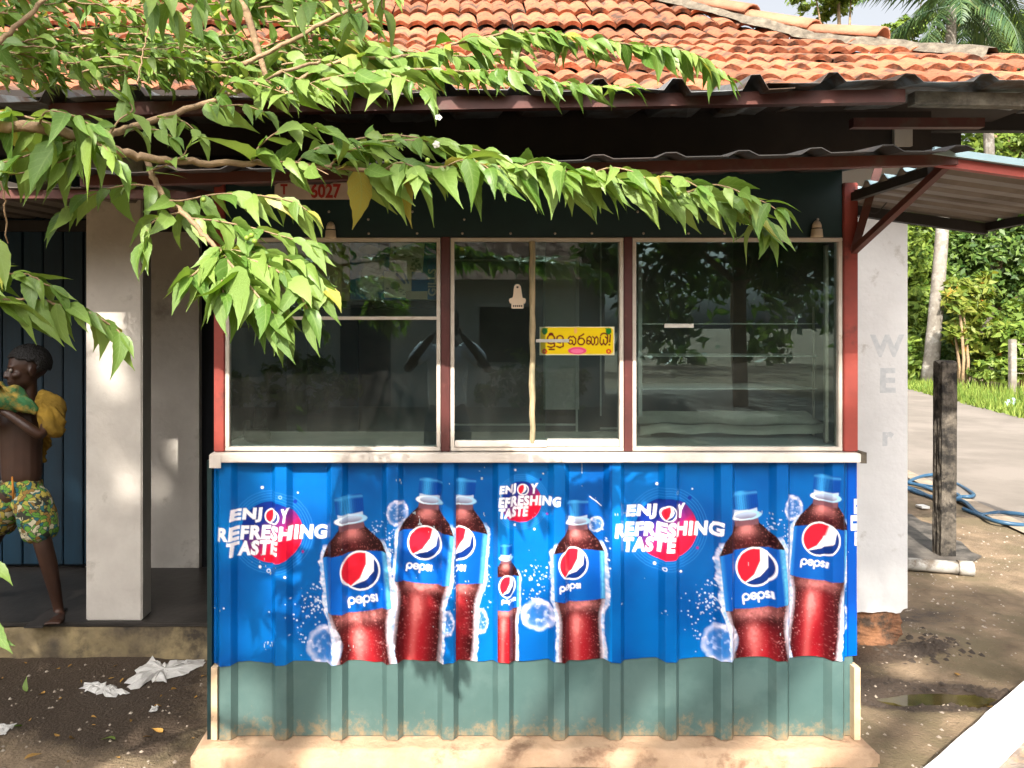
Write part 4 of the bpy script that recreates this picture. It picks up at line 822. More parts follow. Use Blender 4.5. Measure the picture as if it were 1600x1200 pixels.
poster('blue drink poster at the left end, white slogan beside two large bottles', 330.5, 713.5, c1, 0, 0, 0.0024, 1)
poster('narrow strip of blue poster showing only the right half of a bottle', 712.5, 778.5, c1, 53, 0, 0.0044, 2)
poster('blue poster strip with cut-off small slogan, one thin and one wide bottle', 777.5, 956, c3, 0, 0, 0.0064, 3)
poster('blue drink poster at the right end below the right window', 954.5, 1344.5, c1, 622, -6, 0.0038, 4, corner_bits)

# ------------------------------------------------------------------ things behind and on the glass
def printed(name, label, cat, xa, xb, ya, yb, d, paint, step=1.0, group=None, rot=0.0, m='print_matte'):
    n_x = max(4, int((xb - xa) / step)); n_y = max(4, int((yb - ya) / step)); X_, Y_ = np.meshgrid(np.linspace(xa, xb, n_x), np.linspace(ya, yb, n_y)); col = paint(X_, Y_)
    P0 = P((xa + xb) / 2, (ya + yb) / 2, d); u = (X_ - (xa + xb) / 2) * d / F; v = -(Y_ - (ya + yb) / 2) * d / F
    V = np.stack([u, np.zeros_like(u), v], -1).reshape(-1, 3); V2 = V + np.array([0, 0.0015, 0]); ii = np.arange(len(V)).reshape(n_y, n_x); f = np.stack([ii[:-1, :-1], ii[1:, :-1], ii[1:, 1:], ii[:-1, 1:]], -1).reshape(-1, 4)
    f2 = f[:, ::-1] + len(V); ring = list(ii[0]) + list(ii[1:, -1]) + list(ii[-1, ::-1][1:]) + list(ii[::-1, 0][1:-1]); k = len(ring); f3 = np.array([(ring[i], ring[(i + 1) % k], ring[(i + 1) % k] + len(V), ring[i] + len(V)) for i in range(k)])
    me = mesh_np(name, np.concatenate([V, V2]), np.concatenate([f, f2, f3]), m); c4 = np.concatenate([col.reshape(-1, 3)] * 2); a = me.color_attributes.new('print', 'FLOAT_COLOR', 'POINT'); a.data.foreach_set('color', np.concatenate([c4, np.ones((len(c4), 1))], 1).astype(np.float32).ravel())
    o = link(name, me); o.location = P0; o.rotation_euler = (0, rot, 0); return tag(o, label, cat, group)
class FreeCanvas(Canvas): pass
def from_canvas(fn, xa, xb, ya, yb):
    cv = Canvas(xa - 2, ya - 2, xb - xa + 4, yb - ya + 4); fn(cv); return lambda X_, Y_: sample(cv, X_, Y_)
def paint_blue(cv):
    cv.C[:] = mixc(lin(20, 80, 124), lin(34, 116, 170), fbm(cv.X, cv.Y, 30, 5)); n1 = fbm(cv.X, cv.Y, 12, 7); 
    d = np.hypot((cv.X - 582) / 26, (cv.Y - 432) / 44) + (n1 - 0.5) * 0.7; cv.blend((slice(None), slice(None)), np.clip((0.9 - d) * 5, 0, 1), mixc(lin(180, 182, 168), lin(236, 234, 220), (fbm(cv.X + cv.Y, cv.Y, 5, 8) - 0.3) * 2))
    d = np.hypot((cv.X - 578) / 20, (cv.Y - 390) / 9) + (n1 - 0.5) * 0.5; cv.blend((slice(None), slice(None)), np.clip((0.9 - d) * 5, 0, 1), lin(196, 190, 176))
    for k in range(6): cv.stroke([(572 + k * 3, 415 + k * 8), (590 + k * 2, 421 + k * 7), (600, 418 + k * 8)], 1.2, lin(120, 122, 112), 0.7)
    for k, g_ in enumerate('GILLS'): pass
printed('wall_poster', 'dark blue poster with a pale figure inside the left window', 'poster', 545, 684, 376, 468, 2.86, from_canvas(paint_blue, 545, 684, 376, 468))
o = text_obj('side_lettering', 'GILLS', 0.042, P(681, 463, 2.885), 'tape', bpy.data.objects['wall_poster'], rot=(R(90), R(-90), 0), align='LEFT', offset=0.001); o.location = P(681, 463, 2.852) - P(614.5, 422, 2.86)
def squig(cv, pts, wd, col): cv.stroke(pts, wd, col)
def note_one(cv):
    cv.C[:] = mixc(lin(236, 226, 206), lin(210, 200, 180), fbm(cv.X, cv.Y, 9, 3)); r = random.Random(1)
    for k in range(14): x = r.uniform(625, 655); y = r.uniform(384, 418); cv.stroke([(x, y), (x + r.uniform(2, 7), y + r.uniform(-1, 1))], 1.0, lin(90, 92, 92))
    for y in (388, 398, 411): cv.disc(616, y, 2.4, lin(60, 60, 60))
    sl = cv.win(642, 660, 404, 422); cv.blend(sl, (noise2(cv.X[sl], cv.Y[sl], 3, 4) > 0.5) * 0.8, lin(70, 84, 92))
printed('paper_notice', 'tilted printed notice pinned at the top of the blue poster', 'notice', 609, 662, 379, 424, 2.855, from_canvas(note_one, 609, 662, 379, 424), rot=R(4), group='notices on the blue poster')
def note_two(cv):
    cv.C[:] = mixc(lin(240, 230, 212), lin(216, 206, 190), fbm(cv.X, cv.Y, 9, 5)); cv.disc(617, 446, 8, lin(50, 62, 70), 0.9, 6); cv.stroke([(620, 428), (632, 442)], 4, lin(60, 96, 140)); cv.stroke([(632, 428), (638, 442)], 3, lin(70, 110, 150)); r = random.Random(2)
    for k in range(12): x = r.uniform(602, 640); y = r.uniform(450, 460); cv.stroke([(x, y), (x + 3, y)], 1.4, lin(80, 90, 100))
printed('paper_notice', 'printed notice with a dark oval mark below the tilted notice', 'notice', 600, 643, 424, 465, 2.853, from_canvas(note_two, 600, 643, 424, 465), group='notices on the blue poster')
printed('paper_slip', 'short blank cream slip under the two notices in the left window', 'paper', 634, 668, 455, 468, 2.851, lambda a, b_: mixc(lin(200, 186, 164), lin(180, 166, 146), fbm(a, b_, 9, 3)))
def paint_card(cv):
    cv.C[:] = mixc(lin(222, 192, 148), lin(196, 166, 124), fbm(cv.X, cv.Y, 20, 3)); cv.stroke([(400, 380), (545, 380)], 2, lin(140, 116, 84), 0.6); cv.blend(cv.win(534, 548, 370, 480), np.full(cv.X[cv.win(534, 548, 370, 480)].shape, 0.6), lin(110, 84, 54)); cv.blend(cv.win(470, 500, 396, 408), np.full(cv.X[cv.win(470, 500, 396, 408)].shape, 0.5), lin(120, 94, 64))
printed('cardboard_sheet', 'plain brown cardboard sheet behind the left end of the left window', 'cardboard', 362, 547, 374, 470, 2.858, from_canvas(paint_card, 362, 547, 374, 470))
KB_(MB().box(xx(352, 2.95), xx(690, 2.95), 0.11, 0.4, zz(480, 2.9), zz(470, 2.9)), 'shelf', 'dark_wood')
# yellow sticker with Sinhala blessing
def paint_yellow(cv):
    cv.C[:] = lin(228, 222, 190); sl = (slice(None), slice(None)); dx = np.maximum(abs(cv.X - 901.5) - 51, 0); dy = np.maximum(abs(cv.Y - 532.5) - 15, 0); d = np.hypot(dx, dy) - 6
    cv.blend(sl, np.clip(0.5 - d, 0, 1), lin(236, 204, 10)); M_ = lin(108, 18, 24)
    def S(pl, wd=2.9): 
        for p in pl: cv.stroke(p, wd, M_)
    # ba + u, da + u
    S([arc(861, 529, 5.5, 200, -20, 10, 6.0), [(855.6, 531), (856.5, 536), (861, 537.5), (865.5, 536), (866.3, 531)], arc(861, 524, 3.2, 150, 30, 6), [(866, 536), (866.5, 541), (861, 543), (856, 541.5)]], 2.4)
    S([arc(875, 529, 5.0, 190, -30, 10, 4.5), [(870.3, 530), (871.5, 535), (876, 536)], [(879.5, 531), (880, 541), (875, 543), (870, 541.5)], [(858, 546), (866, 546)]], 2.4)
    # sa
    S([arc(891.5, 534.5, 3.2, 0, 360, 14), [(888, 535), (888.4, 528), (891, 525.5)], [(894, 536.5), (897, 539), (899.5, 536), (899.5, 529), (896, 525.5), (892.5, 526.5)]], 2.3)
    # ra
    S([arc(908, 533.5, 5.2, 150, -190, 16, 5.2), [(903.8, 531), (905, 526), (909, 524), (912, 522)]], 2.4)
    # nna
    S([arc(919.5, 535, 2.8, 0, 360, 12), [(917, 534), (917.5, 528), (921, 525.5), (924, 528), (924, 536), (926.5, 539), (929, 536), (929, 528.5), (926, 526)], [(929, 530), (932, 526), (934.5, 529), (934, 537), (931, 539)]], 2.2)
    # yi
    S([[(938, 527), (937.3, 535), (940, 539), (943, 536), (943, 531), (943.2, 536), (946, 539), (949, 535), (949, 529), (946, 526.5)], arc(944, 525, 5.5, 170, 10, 10, 4.2), [(949.4, 524.5), (949.4, 528)]], 2.3)
    cv.stroke([(953.6, 523.5), (952.6, 534)], 2.6, M_); cv.disc(952.2, 538.6, 1.5, M_)
    for x, s_ in ((851, 1), (951, -1)): cv.disc(x, 517.5, 4.6, lin(24, 120, 40), ry=5.2); cv.stroke([(x - 3 * s_, 514), (x + 4.5 * s_, 513.5)], 2, lin(24, 120, 40))
    for x in (851, 951):
        for k in range(7): cv.disc(x + 2.8 * math.cos(k * 0.9), 549 + 2.8 * math.sin(k * 0.9), 1.5, lin(214, 60, 40))
    cv.disc(902, 548, 14.5, lin(232, 70, 130), ry=5.8); cv.disc(902, 548.5, 10, lin(244, 120, 160), ry=3.4); cv.disc(899.5, 517, 2.2, lin(240, 170, 120), 0.8, 4.5)
printed('window_sticker', 'yellow sticker with maroon lettering and green leaves on the middle window', 'sticker', 843, 960, 510.5, 555, 2.815, from_canvas(paint_yellow, 843, 960, 510.5, 555), 0.7, m='print')
tag(MB().box(xx(838), xx(890), 0.0125, 0.0135, zz(535), zz(530)).build('tape_strip', 'tape'), 'grey strip of tape across the left half of the yellow sticker', 'tape')
# bell shaped cream sticker
pl = [(-12, -8), (-13.5, -3), (-12, 0), (-8, 1), (-6.5, 6), (-6, 14), (-5, 19), (-3, 21.5), (0, 22.5), (3, 21.5), (5, 19), (6, 14), (7, 6), (8, 1), (12, 0), (13.5, -3), (12, -8), (9.5, -8), (9.5, -15), (8, -16), (-8, -16), (-9.5, -15), (-9.5, -8)]
q = 2.8 / F; mb = MB(); mb.prism([(x * q, z * q) for x, z in pl], 0, 0.001); o = mb.build('bell_sticker', 'sticker_cream'); o.location = (xx(809), 0.0118, zz(466)); tag(o, 'cream bell-shaped sticker on the left sash of the middle window', 'sticker')
mb = MB(); 
for k in range(5): mb.box((-7 + 3.1 * k) * q, (-5 + 3.1 * k) * q, -0.0006, -0.0001, -13.5 * q, -10.5 * q)
mb.box(-1.6 * q, 1.6 * q, -0.0006, -0.0001, 16 * q, 19 * q); mb.build('print_mark', 'ink', o)
tag(MB().box(xx(1041), xx(1087), 0.0235, 0.0245, zz(512), zz(506)).build('tape_strip', 'tape'), 'short pale tape strip stuck on the right window', 'tape')
# number plate under the awning
e = empty('number_plate', (xx(490), -0.012, zz(299))); tag(e, 'white plate with red numerals nailed under the awning, half hidden by leaves', 'sign')
MB().bbox(xx(430) - xx(490), xx(548) - xx(490), 0, 0.006, -0.031, 0.031, 0.002).build('plate', 'plate_white', e)
o = text_obj('numerals', '6027', 0.068, (0.045, -0.0012, -0.024), 'plate_red', e, offset=0.0022, sx=0.8)
o = text_obj('numerals', 'T', 0.05, (-0.105, -0.0012, -0.012), 'plate_red', e, offset=0.0018, sx=0.8)
# folded white cloth on the right-hand shelf
V = []; nx_ = 60
for j in range(7):
    for i in range(nx_):
        u = i / (nx_ - 1); V.append((xx(998, 3.05) + u * (xx(1298, 3.05) - xx(998, 3.05)), 0.22 + 0.03 * j + 0.01 * math.sin(9 * u), zz(667, 3.0) + 0.006 * j * 0.9 + 0.012 * float(noise2(np.array(u * 8.0), np.array(j * 0.6), 1.0, 3))))
for i in range(nx_): V.append((V[i][0], 0.222, V[i][2] - 0.035))
ii = np.arange(7 * nx_).reshape(7, nx_); Fq = np.concatenate([np.stack([ii[:-1, :-1], ii[:-1, 1:], ii[1:, 1:], ii[1:, :-1]], -1).reshape(-1, 4), np.array([(i, i + 1, 7 * nx_ + i + 1, 7 * nx_ + i) for i in range(nx_ - 1)])])
tag(link('shelf_cloth', mesh_np('shelf_cloth', V, Fq, 'cloth_white', True)), 'white cloth laid along the lowest shelf in the right window', 'cloth')
# figurine on the counter inside the left window
f0 = P(402, 690, 2.95); e = empty('figurine', f0); tag(e, 'small dark figurine seated on a round base inside the left window', 'figurine')
mb = MB(); mb.lathe([(0.035, 0), (0.05, 0.012), (0.052, 0.03), (0.04, 0.048), (0.015, 0.055)], (0, 0, 0), 14); mb.lathe([(0.012, 0.0), (0.02, 0.03), (0.012, 0.06)], (-0.04, 0, 0.02), 10); mb.build('base', 'black_plastic', e, True)
mb = MB(); mb.tube([(0.005, 0, 0.05), (0.012, 0, 0.085), (0.006, 0, 0.115), (0.0, 0, 0.135)], [0.022, 0.026, 0.02, 0.008], 10); mb.tube([(0.026, 0, 0.11), (0.034, -0.012, 0.085), (0.018, -0.022, 0.07)], [0.008, 0.007, 0.006], 8); mb.build('body', 'black_plastic', e, True)
mb = MB(); mb.lathe([(0.003, 0.13), (0.014, 0.136), (0.018, 0.15), (0.014, 0.165), (0.002, 0.17)], (0, 0, 0), 12); mb.build('head', 'black_plastic', e, True)

# ================================================================== FOREGROUND CHERRY TREE
tree = empty('cherry_tree', (-2.5, -2.4, GZ)); tag(tree, 'leafy tree whose long drooping branches hang in front of the kiosk from the left', 'tree')
TO = Vector(tree.location)
def leaf_mesh(seed):
    """serrated lance-shaped leaf, length 1 along +Y, folded on the midrib and drooping"""
    r = random.Random(seed); st = [0, 0.05, 0.13, 0.22, 0.31, 0.40, 0.49, 0.58, 0.67, 0.76, 0.85, 0.93, 1.0]; V = []; dr = r.uniform(-0.05, 0.42); fold = r.uniform(0.02, 0.34); tw = r.uniform(-0.6, 0.6); bend = r.uniform(-0.12, 0.12); wid = r.uniform(0.82, 1.15); asym = r.uniform(0.85, 1.15)
    for i, t_ in enumerate(st):
        w_ = 0.185 * wid * (math.sin(math.pi * min(1, t_ ** 0.62)) ** 1.12 if 0 < t_ < 1 else 0) * (1.0 - 0.30 * t_ * t_) * (1 + (0.055 if i % 2 else -0.05)); w_ = max(w_, 0.004)
        z = -dr * t_ ** 2 + 0.03 * math.sin(t_ * 5 + seed); a = tw * t_; xc = bend * math.sin(math.pi * t_)
        for s_ in (-1, 0, 1):
            ws = w_ * (asym if s_ < 0 else 2 - asym); V.append((xc + s_ * ws * math.cos(a), t_, z + abs(s_) * ws * fold * 1.6 + s_ * ws * math.sin(a)))
    f = [(3 * i + j, 3 * i + j + 1, 3 * i + j + 4, 3 * i + j + 3) for i in range(len(st) - 1) for j in range(2)]
    me = bpy.data.meshes.new('leaf'); me.from_pydata(V, [], f); me.materials.append(MATS['cherry_leaf']); me.polygons.foreach_set('use_smooth', [True] * len(f))
    a = me.attributes.new('leafuv', 'FLOAT_VECTOR', 'POINT'); a.data.foreach_set('vector', np.array([(abs(j % 3 - 1), st[j // 3], 0) for j in range(len(V))], np.float32).ravel()); return me
LM = [leaf_mesh(k) for k in range(16)]
LEAVES = []; TW_ = []
rl = random.Random(21)
def catmull(pts, n):
    q = []; pts = [Vector(p) for p in pts]
    for i in range(len(pts) - 1):
        p0, p1, p2, p3 = pts[max(i - 1, 0)], pts[i], pts[i + 1], pts[min(i + 2, len(pts) - 1)]
        for s in np.linspace(0, 1, n, endpoint=False): q.append(0.5 * ((2 * p1) + (p2 - p0) * s + (2 * p0 - 5 * p1 + 4 * p2 - p3) * s * s + (3 * p1 - p0 - 3 * p2 + p3) * s ** 3))
    q.append(pts[-1]); return q
def put_leaf(p, dirn, nrm, size):
    size *= 1.25; c_ = p + dirn.normalized() * size * 0.6; d_ = c_.y - CAM.y
    if d_ > 0.3 and 482 < PX + c_.x * F / d_ < 546 and 276 < PY - (c_.z - CAM.z) * F / d_ < 326: return
    y = dirn.normalized(); z = (nrm - y * nrm.dot(y)).normalized(); x = y.cross(z)
    Mx = Matrix((x, y, z)).transposed().to_4x4(); Mx = Matrix.Translation(p) @ Mx @ Matrix.Diagonal((size * rl.uniform(0.85, 1.15), size, size, 1)); LEAVES.append((Mx, rl.randrange(16), size))
def leaves_on(path, size, gap, down=0.9, along=0.55, lat=0.55, start=0.0, mess=0.30, tip=True):
    """alternate two-ranked leaves hanging from both sides of a twig"""
    Ls = [0.0]
    for a, b_ in zip(path[:-1], path[1:]): Ls.append(Ls[-1] + (b_ - a).length)
    tot = Ls[-1]; s = start * tot; k = 0
    while s < tot:
        i = max(0, min(len(path) - 2, int(np.searchsorted(Ls, s)) - 1)); q = (s - Ls[i]) / max(1e-6, Ls[i + 1] - Ls[i]); p = path[i].lerp(path[i + 1], q); t_ = (path[i + 1] - path[i]).normalized()
        sd_ = t_.cross(Vector((0, 0, 1))); sd_ = sd_.normalized() if sd_.length > 0.1 else Vector((0, -1, 0)); sg = 1 if k % 2 else -1
        if sd_.y > 0: sd_ = -sd_
        l_ = sd_ * sg; fr = s / tot; sz = size * rl.uniform(0.5, 1.15) * (1.0 - 0.28 * fr)
        dn = down * rl.uniform(0.35, 1.1) if sg > 0 else down * rl.uniform(0.0, 0.8)
        d_ = t_ * along * rl.uniform(0.6, 1.3) + l_ * lat * rl.uniform(0.6, 1.4) + Vector((rl.gauss(0, mess), rl.gauss(0, mess), -dn + rl.gauss(0, mess * 0.6)))
        nr = Vector((0, 0, 1)) * 0.75 + l_ * 0.75 + Vector((rl.gauss(0, 0.35), -0.25 + rl.gauss(0, 0.35), rl.gauss(0, 0.25)))
        put_leaf(p + Vector((0, 0, 0.002)), d_, nr, sz); s += gap * rl.uniform(0.7, 1.3); k += 1
    if tip: put_leaf(path[-1], (path[-1] - path[-2]).normalized() + Vector((0, 0, -0.5)), Vector((0, -0.5, 1)), size * 0.62); put_leaf(path[-1], (path[-1] - path[-2]).normalized() + Vector((0.1, -0.4, -0.1)), Vector((0, -0.5, 1)), size * 0.5)
def branch(pp, d0, d1, r0, r1, leafsz=0, gap=0.022, start=0.0, n=6, **kw):
    k = len(pp); pts = [P(x, y, d0 + (d1 - d0) * i / (k - 1)) for i, (x, y) in enumerate(pp)]; path = catmull(pts, n)
    path = [p + Vector((rl.gauss(0, 0.0015), rl.gauss(0, 0.003), rl.gauss(0, 0.0015))) for p in path]
    rr = [r0 + (r1 - r0) * i / (len(path) - 1) for i in range(len(path))]; TW_.append((path, rr))
    if leafsz: leaves_on(path, leafsz, gap, start=start, **kw)
    return path
def side(path, f, off, leafsz, gap=0.02, r=0.0022, **kw):
    """short twig leaving a branch at fraction f; off: screen offsets (px) with depth change"""
    i = int(f * (len(path) - 1)); p = path[i]; d = p.y - CAM.y; pts = [p]
    for (dx, dy, dd) in off: pts.append(p + Vector((dx * d / F, dd, -dy * d / F)))
    q = catmull(pts, 5); TW_.append((q, [r * (1 - 0.5 * i / len(q)) for i in range(len(q))])); leaves_on(q, leafsz, gap, **kw); return q

# main limb across the picture
M1 = branch([(-330, 150), (-120, 190), (60, 200), (150, 222), (190, 238), (240, 250), (300, 253), (380, 256), (450, 255), (520, 262)], 1.35, 1.72, 0.012, 0.005)
M2 = branch([(520, 262), (600, 266), (680, 262), (760, 262), (850, 268), (930, 278), (1000, 288), (1060, 297), (1110, 308), (1150, 326), (1180, 345), (1192, 356)], 1.72, 1.86, 0.0055, 0.0018, 0.118, 0.0115, 0.02, down=0.95, along=0.6, lat=0.55)
leaves_on(M2, 0.085, 0.03, down=0.25, along=0.7, lat=0.8)
side(M1, 0.99, [(30, -24, 0.0), (90, -44, 0.02), (170, -46, 0.04), (250, -30, 0.05), (320, -8, 0.05)], 0.09, 0.014, 0.003, down=0.45)
side(M1, 0.92, [(20, -22, 0.02), (70, -42, 0.05), (140, -58, 0.08), (210, -52, 0.1), (290, -32, 0.12), (350, -12, 0.12)], 0.085, 0.017, 0.003, down=0.55)
side(M1, 0.80, [(15, -22, -0.02), (55, -48, -0.03), (110, -52, -0.02), (150, -40, 0.0)], 0.088, 0.018, down=0.6)
side(M1, 0.86, [(25, 2, -0.04), (60, 8, -0.05), (95, 26, -0.07)], 0.09, 0.016, down=1.0)
for f, dx in ((0.10, 60), (0.2, 70), (0.32, 70), (0.44, 75), (0.56, 70), (0.68, 62), (0.8, 50)):
    side(M2, f, [(dx * 0.4, -6, -0.04), (dx * 0.8, 4, -0.07), (dx, 16, -0.09)], 0.092, 0.016, down=0.95)
# limb rising to the upper right
B1 = branch([(150, 222), (184, 206), (232, 191), (319, 161), (390, 135), (440, 112), (500, 96)], 1.5, 2.0, 0.009, 0.004)
for f, o_ in ((0.12, [(15, -25, 0.0), (30, -45, 0.02), (25, -58, 0.02)]), (0.25, [(30, 6, -0.02), (55, 10, -0.03), (75, 22, -0.04)]), (0.38, [(35, 6, -0.03), (60, 16, -0.05), (80, 35, -0.06)]), (0.5, [(30, 10, -0.03), (70, 12, -0.05), (105, 24, -0.06)]), (0.55, [(20, -25, 0.0), (45, -38, 0.03), (80, -40, 0.04)]), (0.7, [(25, 12, -0.03), (55, 26, -0.05)]), (0.85, [(20, 15, -0.03), (50, 30, -0.05), (70, 44, -0.06)])):
    side(B1, f, o_, 0.08, 0.018, down=0.7)
# limb dropping to the hanging cluster
B2 = branch([(228, 248), (240, 278), (259, 311), (296, 341), (326, 375), (343, 390)], 1.6, 1.5, 0.0065, 0.0045)
side(B2, 0.42, [(26, 2, 0), (78, -11, 0.02), (135, -11, 0.03), (195, 0, 0.03), (218, 14, 0.03)], 0.085, 0.016, down=0.9)
side(B2, 0.62, [(41, 4, 0.0), (98, 16, -0.02), (140, 28, -0.03), (195, 44, -0.04)], 0.088, 0.0145, down=0.95)
side(B2, 0.30, [(-35, -2, -0.02), (-75, 8, -0.03), (-115, 28, -0.04), (-135, 48, -0.05)], 0.092, 0.018, down=0.9)
side(B2, 0.15, [(30, -6, -0.02), (55, -20, -0.02), (62, -30, -0.02)], 0.06, 0.018, down=0.4)
side(B2, 0.55, [(-25, 12, -0.03), (-40, 30, -0.04), (-38, 50, -0.05)], 0.09, 0.02, down=1.1)
C0 = B2
for o_, sz in (([(30, 12, -0.02), (80, 28, -0.05), (125, 55, -0.08), (150, 95, -0.10)], 0.118), ([(20, 18, -0.05), (50, 45, -0.09), (85, 80, -0.12), (110, 105, -0.14)], 0.125), ([(10, 22, -0.04), (20, 48, -0.08), (30, 72, -0.11)], 0.112), ([(-8, 18, -0.03), (-18, 36, -0.06), (-26, 50, -0.09)], 0.105), ([(35, 4, 0.0), (80, 10, -0.02), (130, 28, -0.03), (165, 60, -0.04)], 0.105), ([(15, 28, -0.02), (60, 66, -0.05), (95, 104, -0.06)], 0.12)):
    side(C0, 1.0, o_, sz, 0.0115, 0.003, down=0.8, along=0.75)
# leaves on the left edge
side(M1, 0.27, [(-25, -14, 0.0), (-90, -30, 0.0), (-160, -36, 0.0), (-240, -30, 0.0)], 0.125, 0.016, 0.003, down=1.1)
side(M1, 0.30, [(-40, 22, -0.03), (-100, 45, -0.04), (-160, 52, -0.05)], 0.105, 0.016, down=1.1)
side(M1, 0.34, [(-10, 20, -0.03), (-60, 48, -0.05), (-110, 60, -0.06)], 0.10, 0.017, down=1.0)
side(M1, 0.24, [(20, -20, -0.02), (60, -14, -0.03), (100, 6, -0.04)], 0.10, 0.016, down=0.9)
side(M1, 0.30, [(30, 10, -0.05), (60, 28, -0.07), (80, 50, -0.08)], 0.095, 0.017, down=0.9)
branch([(-160, 500), (-60, 478), (0, 470), (45, 468), (95, 476), (150, 494), (190, 522)], 1.45, 1.55, 0.004, 0.0018, 0.098, 0.0115, 0.05, down=1.05, along=0.6)
branch([(-140, 430), (-50, 420), (10, 424), (45, 430), (78, 448)], 1.5, 1.5, 0.003, 0.0015, 0.085, 0.013, 0.05, down=0.8)
branch([(-60, 260), (0, 285), (8, 330), (10, 380)], 1.35, 1.4, 0.0025, 0.0012, 0.0)
put_leaf(P(-22, 880, 1.4), Vector((0.75, -0.1, -0.5)), Vector((0.3, -0.7, 0.6)), 0.05); put_leaf(P(-20, 965, 1.4), Vector((0.55, -0.1, -0.65)), Vector((0.3, -0.7, 0.6)), 0.065); put_leaf(P(-24, 985, 1.4), Vector((0.8, 0, -0.4)), Vector((0.1, -0.7, 0.6)), 0.05)
put_leaf(P(-14, 370, 1.35), Vector((0.3, -0.1, -0.9)), Vector((0.3, -0.7, 0.3)), 0.08)
# upper sprays in front of the roof
U1 = branch([(430, 150), (500, 108), (560, 92), (640, 88), (720, 66), (800, 52), (870, 55), (950, 66), (1030, 76), (1090, 94), (1135, 118)], 2.15, 2.45, 0.006, 0.0016, 0.105, 0.0125, 0.05, down=0.95, along=0.6)
U2 = branch([(440, 150), (520, 122), (600, 112), (680, 110), (760, 114), (830, 120), (900, 132), (985, 138)], 2.05, 2.3, 0.005, 0.0016, 0.098, 0.0125, 0.05, down=0.8, along=0.65)
U3 = branch([(520, 60), (580, 70), (660, 84), (740, 88), (820, 92)], 2.3, 2.5, 0.004, 0.0016, 0.10, 0.014, 0.0, down=0.8)
side(U2, 0.30, [(30, 20, -0.05), (55, 35, -0.07), (70, 52, -0.08)], 0.10, 0.015, down=0.9); side(U2, 0.55, [(30, 5, -0.05), (60, 12, -0.07), (90, 28, -0.08)], 0.095, 0.015, down=0.8)
side(U1, 0.5, [(35, -12, 0.04), (80, -6, 0.06), (130, 8, 0.08)], 0.09, 0.015, down=0.8); side(U1, 0.75, [(30, 10, -0.04), (65, 18, -0.06), (95, 34, -0.06)], 0.095, 0.014, down=0.85)
U4 = branch([(380, 100), (424, 80), (525, 26), (574, 4), (640, -30)], 2.0, 2.1, 0.007, 0.004); U5 = branch([(-60, 120), (0, 64), (40, 28), (62, 4), (80, -40)], 1.9, 2.0, 0.007, 0.005)
branch([(215, 130), (222, 90), (230, 55), (242, 30)], 2.0, 2.0, 0.0025, 0.0015)
# dense mass over the roof edge at the upper left
for k in range(150):
    x = rl.uniform(-60, 600); y = rl.uniform(-70, 118) if rl.random() < 0.8 else rl.uniform(80, 130)
    if x > 430 and y < 30 and rl.random() < 0.5: continue
    if 90 < x < 330 and -10 < y < 60 and rl.random() < 0.45: continue
    d = rl.uniform(2.2, 2.95); L_ = rl.uniform(70, 150); a = rl.uniform(-0.5, 0.35); pp = [(x - L_ * 0.5, y - 8 + L_ * 0.2 * a), (x - L_ * 0.1, y - 14 * rl.random()), (x + L_ * 0.25, y - 6), (x + L_ * 0.5, y + rl.uniform(6, 26))]
    branch(pp, d - 0.05, d + 0.05, 0.003, 0.0014, rl.uniform(0.058, 0.092), 0.018, 0.1, n=4, down=0.5, mess=0.5)
for k in range(75):
    x = rl.uniform(-60, 470); y = rl.uniform(58, 125); d = rl.uniform(2.3, 2.9); L_ = rl.uniform(70, 130)
    branch([(x - L_ * 0.5, y + rl.uniform(-6, 10)), (x - L_ * 0.1, y - 10 * rl.random()), (x + L_ * 0.25, y - 4), (x + L_ * 0.5, y + rl.uniform(4, 20))], d - 0.05, d + 0.05, 0.003, 0.0014, rl.uniform(0.05, 0.08), 0.018, 0.1, n=4, down=0.45, mess=0.5)
for x, y in ((230, 5), (262, 20), (300, 8), (470, 10), (540, 30), (590, 18), (360, 0)):
    branch([(x - 50, y - 60), (x - 15, y - 50), (x, y - 30), (x + 8, y - 5)], 1.5, 1.5, 0.003, 0.0014, 0.11, 0.03, 0.3, n=4, down=1.1)
nvis = len(LEAVES)
# the rest of the crown, out of view, placed to shade the left ground
for k in range(230):
    q = Vector((rl.gauss(-2.55, 0.55), rl.gauss(-2.65, 0.75), rl.uniform(1.75, 3.3)))
    dd = q.y - CAM.y
    if dd > 0.15 and -150 < PX + q.x * F / dd: continue
    if (q - CAM).length < 1.0: continue
    a = rl.uniform(0, 6.28); t_ = Vector((math.cos(a), math.sin(a), -0.15)); path = [q - t_ * 0.2, q, q + t_ * 0.2 + Vector((0, 0, -0.04))]; TW_.append((path, [0.004, 0.003, 0.0015])); leaves_on(path, 0.12, 0.022, down=0.6)
# trunk and limbs
mb = MB(); mb.tube([Vector(p) - TO for p in ((-2.5, -2.4, GZ - 0.1), (-2.49, -2.4, 0.3), (-2.44, -2.37, 0.9), (-2.4, -2.32, 1.5), (-2.42, -2.3, 2.1), (-2.5, -2.4, 2.8))], [0.105, 0.085, 0.075, 0.065, 0.05, 0.03], 12); mb.build('trunk', 'bark', tree, True)
for (a, tgt, r0, r1) in ((1.45, M1[0], 0.035, 0.012), (2.1, P(430, 150, 2.15), 0.03, 0.006), (1.7, P(-60, 120, 1.9), 0.026, 0.008), (1.2, P(-160, 500, 1.45), 0.02, 0.005), (1.9, Vector((-2.7, -3.2, 2.6)), 0.03, 0.012)):
    s_ = Vector((-2.41, -2.32, a)); md = s_.lerp(tgt, 0.5) + Vector((0, 0, 0.12)) if a < 2 else P(160, -190, 1.9); TW_.append((catmull([s_, md, tgt], 7), list(np.linspace(r0, r1, 15))))
